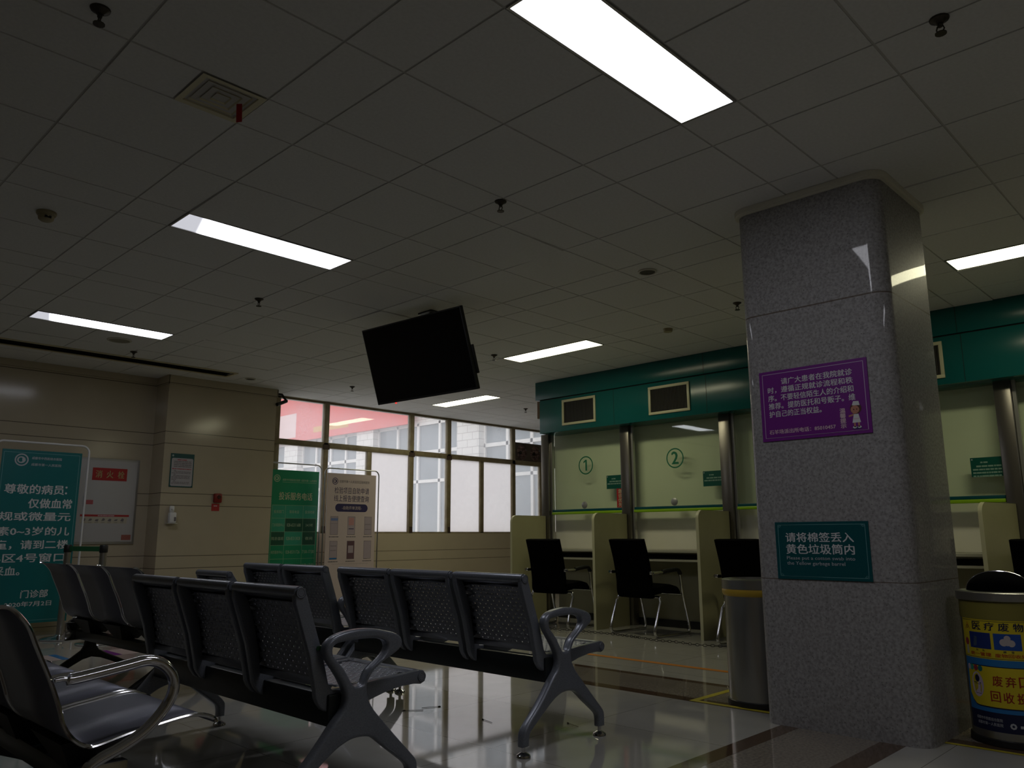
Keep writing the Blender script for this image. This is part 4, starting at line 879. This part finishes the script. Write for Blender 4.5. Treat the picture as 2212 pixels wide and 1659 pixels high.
RB = .187; bin_shell(e, RB, .66, 0, 0)
MB().lathe([(RB+.002, .585), (RB+.003, .60), (RB+.002, .668)], mat('olive_bag_plastic', (.21, .185, .035), .4), n=48).build('bag_edge', e)
MB().lathe([(RB, .668), (RB+.012, .675), (RB+.014, .712), (RB+.006, .716), (.15, .718)], STEEL, n=48).build('rim', e)
dm = MB(); nd = 14
for i in range(nd):
    for j in range(24):
        a, c = PI*i/nd, PI*(i+1)/nd; f = lambda a, u: (.150*math.cos(a)*0+(-.02+.04*u)*1.0, .150*math.cos(a), .716+.098*math.sin(a))
dome = MB().lathe([(.150*math.cos(t), .716+.096*math.sin(t)) for t in [PI/2*q/8 for q in range(9)]], STEEL, n=40, a0=-PI*.44, a1=PI*.44)
dome.build('dome_lid', e)
MB().lathe([(.147*math.cos(t), .716+.093*math.sin(t)) for t in [PI/2*q/8 for q in range(9)]], BLACKFAB, n=40, a0=PI*.5-.1, a1=PI*1.5+.1).build('swing_flap', e)
MB().tube([(.0, .15*math.cos(t), .716+.096*math.sin(t)) for t in [PI*q/24 for q in range(25)]], .004, CHROME, 8).build('lid_edge', e)
# labels wrap round the drum; centre faces the camera side
AC = math.atan2(-1.11, -4.69)
def drum(a, c, q): t = AC+.06+a/RB; return ((RB+.001+q)*math.cos(t), (RB+.001+q)*math.sin(t), c)
l1 = Board(drum, .0005); l1.rect(-.24, .40, .24, .585, YELLOW, 0, 24); l1.rect(-.235, .577, .235, .579, NAVYB, 1, 24).rect(-.235, .404, .235, .406, NAVYB, 1, 24)
l1.poly([(-.215, .532), (-.175, .532), (-.195, .572)], mat('amber_print', (.55, .30, .01), .5), 1).ring(-.195, .545, .005, .008, HAIR, 2, 12)
for k, t in enumerate('医疗废物'): l1.text(t, -.16+k*.062, .535, -.16+k*.062+.044, .573, NAVYB, .03)
l1.rect(-.185, .447, -.075, .523, mat('deep_blue_print', (.006, .025, .16), .5), 1, 6).rect(-.062, .447, .055, .523, mat('mid_blue_print', (.006, .06, .30), .5), 1, 6)
for x, y, r in ((-.02, .483, .017), (.012, .480, .016), (-.004, .502, .014), (-.004, .484, .016)): l1.disc(x, y, r, r, mat('cotton_print', (.45, .40, .40), .5), 2)
l1.poly([(-.165, .455), (-.145, .46), (-.14, .50), (-.155, .505)], mat('dim_blue_print', (.05, .08, .14), .5), 2)
for x, t in ((-.150, '针'), (-.118, '头'), (-.025, '棉'), (.008, '签')): l1.text(t, x, .434, x+.012, .444, NAVYB, .02)
l1.text('统一管理  废物回收处理', -.185, .412, .10, .430, mat('red_orange_print', (.45, .06, .01), .5), .03)
l1.disc(-.208, .473, .014, .018, mat('rose_print', (.30, .03, .05), .5), 1).poly([(-.218, .415), (-.198, .415), (-.201, .456), (-.214, .456)], mat('pale_print', (.42, .42, .36), .5), 1)
l1.build('yellow_label', e)
l2 = Board(drum, .0005); l2.rect(-.24, .10, .24, .40, BLUEP, 0, 24); bub = [(-.215, .345), (-.20, .362), (-.1, .366), (.24, .366), (.24, .178), (.06, .178), (.045, .145), (.035, .178), (-.16, .182), (-.20, .205), (-.215, .25)]
for i in range(24):
    xa, xb = -.222+.46*i/24, -.222+.46*(i+1)/24
    lo = lambda x: .180+(.05*((-.17-x)/.052)**2 if x < -.17 else 0); hi = lambda x: .364-(.02*((-.19-x)/.032)**2 if x < -.19 else 0)
    l2.poly([(xa, lo(xa)-.006), (xb, lo(xb)-.006), (xb, hi(xb)+.004), (xa, hi(xa)+.004)], NAVYB, 1); l2.poly([(xa, lo(xa)), (xb, lo(xb)), (xb, hi(xb)), (xa, hi(xa))], YELLOW, 2)
l2.poly([(.030, .181), (.030, .148), (.062, .181)], YELLOW, 3)
l2.disc(-.165, .275, .035, .058, LILAC, 3).disc(-.163, .303, .013, .017, NAVYB, 4).rect(-.185, .280, -.143, .284, NAVYB, 4).frame(-.178, .232, -.146, .277, .002, GREYP, 4)
for x, m_ in ((-.21, LILAC), (-.19, GREENL), (-.165, mat('rose_print', (.30, .03, .05), .5)), (-.14, TEALD)): l2.disc(x, .352, .012, .014, m_, 4)
RT = mat('dark_red_text', (.30, .02, .006), .5)
for k, t in enumerate('废弃口罩'): l2.text(t, -.085+k*.055, .278, -.085+k*.055+.042, .326, RT, .022, 4)
for k, t in enumerate('回收投放'): l2.text(t, -.10+k*.055, .205, -.10+k*.055+.042, .253, RT, .022, 4)
l2.build('blue_label', e)
l3 = Board(drum, .0005); l3.rect(-.24, .068, .24, .155, NAVYB, 2, 24); l3.text('成都市中西医结合医院', -.19, .115, -.06, .130, DIMWHITE, .01, 4).text('成都市第一人民医院', -.185, .093, -.06, .108, DIMWHITE, .01, 4).ring(-.018, .102, .006, .014, DIMWHITE, 4, 8).lines(.01, .2, .095, .012, DIMWHITE, 8, 4)
l3.poly([(.031, .180), (.031, .140), (.062, .180)], YELLOW, 5)
l3.build('navy_label', e)
# tapes on the floor
def tape(segs, lab, m_, z=.0016):
    mb = MB()
    for a in segs: mb.box(*a, z, z+.0006, m_)
    return tag(mb.build('floor_tape'), lab, 'tape')
tape([(2.86, 2.90, .66, 1.25), (2.90, 3.33, 1.205, 1.25)], 'yellow floor tape corner around the plain bin', YTAPE)
tape([(2.83, 2.86, -1.2, -.16)], 'yellow floor tape in front of the labelled bin', YTAPE)
tape([(3.92, 3.985, -3.0, 4.6)], 'orange floor tape line in front of the counter', ORANGE)
# cotton swabs dropped on the floor
SW = [((873, 1536), (914, 1535)), ((911, 1530), (949, 1527)), ((1043, 1555), (1063, 1562)), ((1227, 1563), (1249, 1571))]
def floor_at(px_, py_):
    d = Rv*((px_-1106)/1707.6) - Uv*((py_-829.5)/1707.6) + F; k_ = -1.0/d.z; return Vector((-1.573+d.x*k_, -1.549+d.y*k_, 0))
SWL = ['dark tipped swab lying left of its crossed twin under the bench arm', 'dark tipped swab lying right of its crossed twin under the bench arm', 'dropped swab on the bright window reflection on the floor', 'dropped swab between the feet of the right bench frame']
for (a, c), lab in zip(SW, SWL):
    p, q = floor_at(*a), floor_at(*c); e = empty('cotton_swab', (p.x, p.y, .003), lab, 'cotton swab', 'swabs dropped on the floor'); d = (q-p); d.z = 0
    L_ = min(d.length, .14); d = d.normalized()
    MB().tube([(0, 0, 0), tuple(d*L_)], .0014, mat('wood_stick', (.10, .075, .05), .6), 6).build('stick', e)
    tip = (0, 0, 0) if lab.startswith('dark tipped swab lying left') or 'bright' in lab or 'feet' in lab else tuple(d*L_)
    tv = Vector(tip); MB().tube([tv-d*.009, tv-d*.004, tv+d*.004, tv+d*.009], [.0015, .0035, .0035, .0015], mat('iodine_tip', (.03, .018, .012), .7), 8).build('cotton_tip', e)
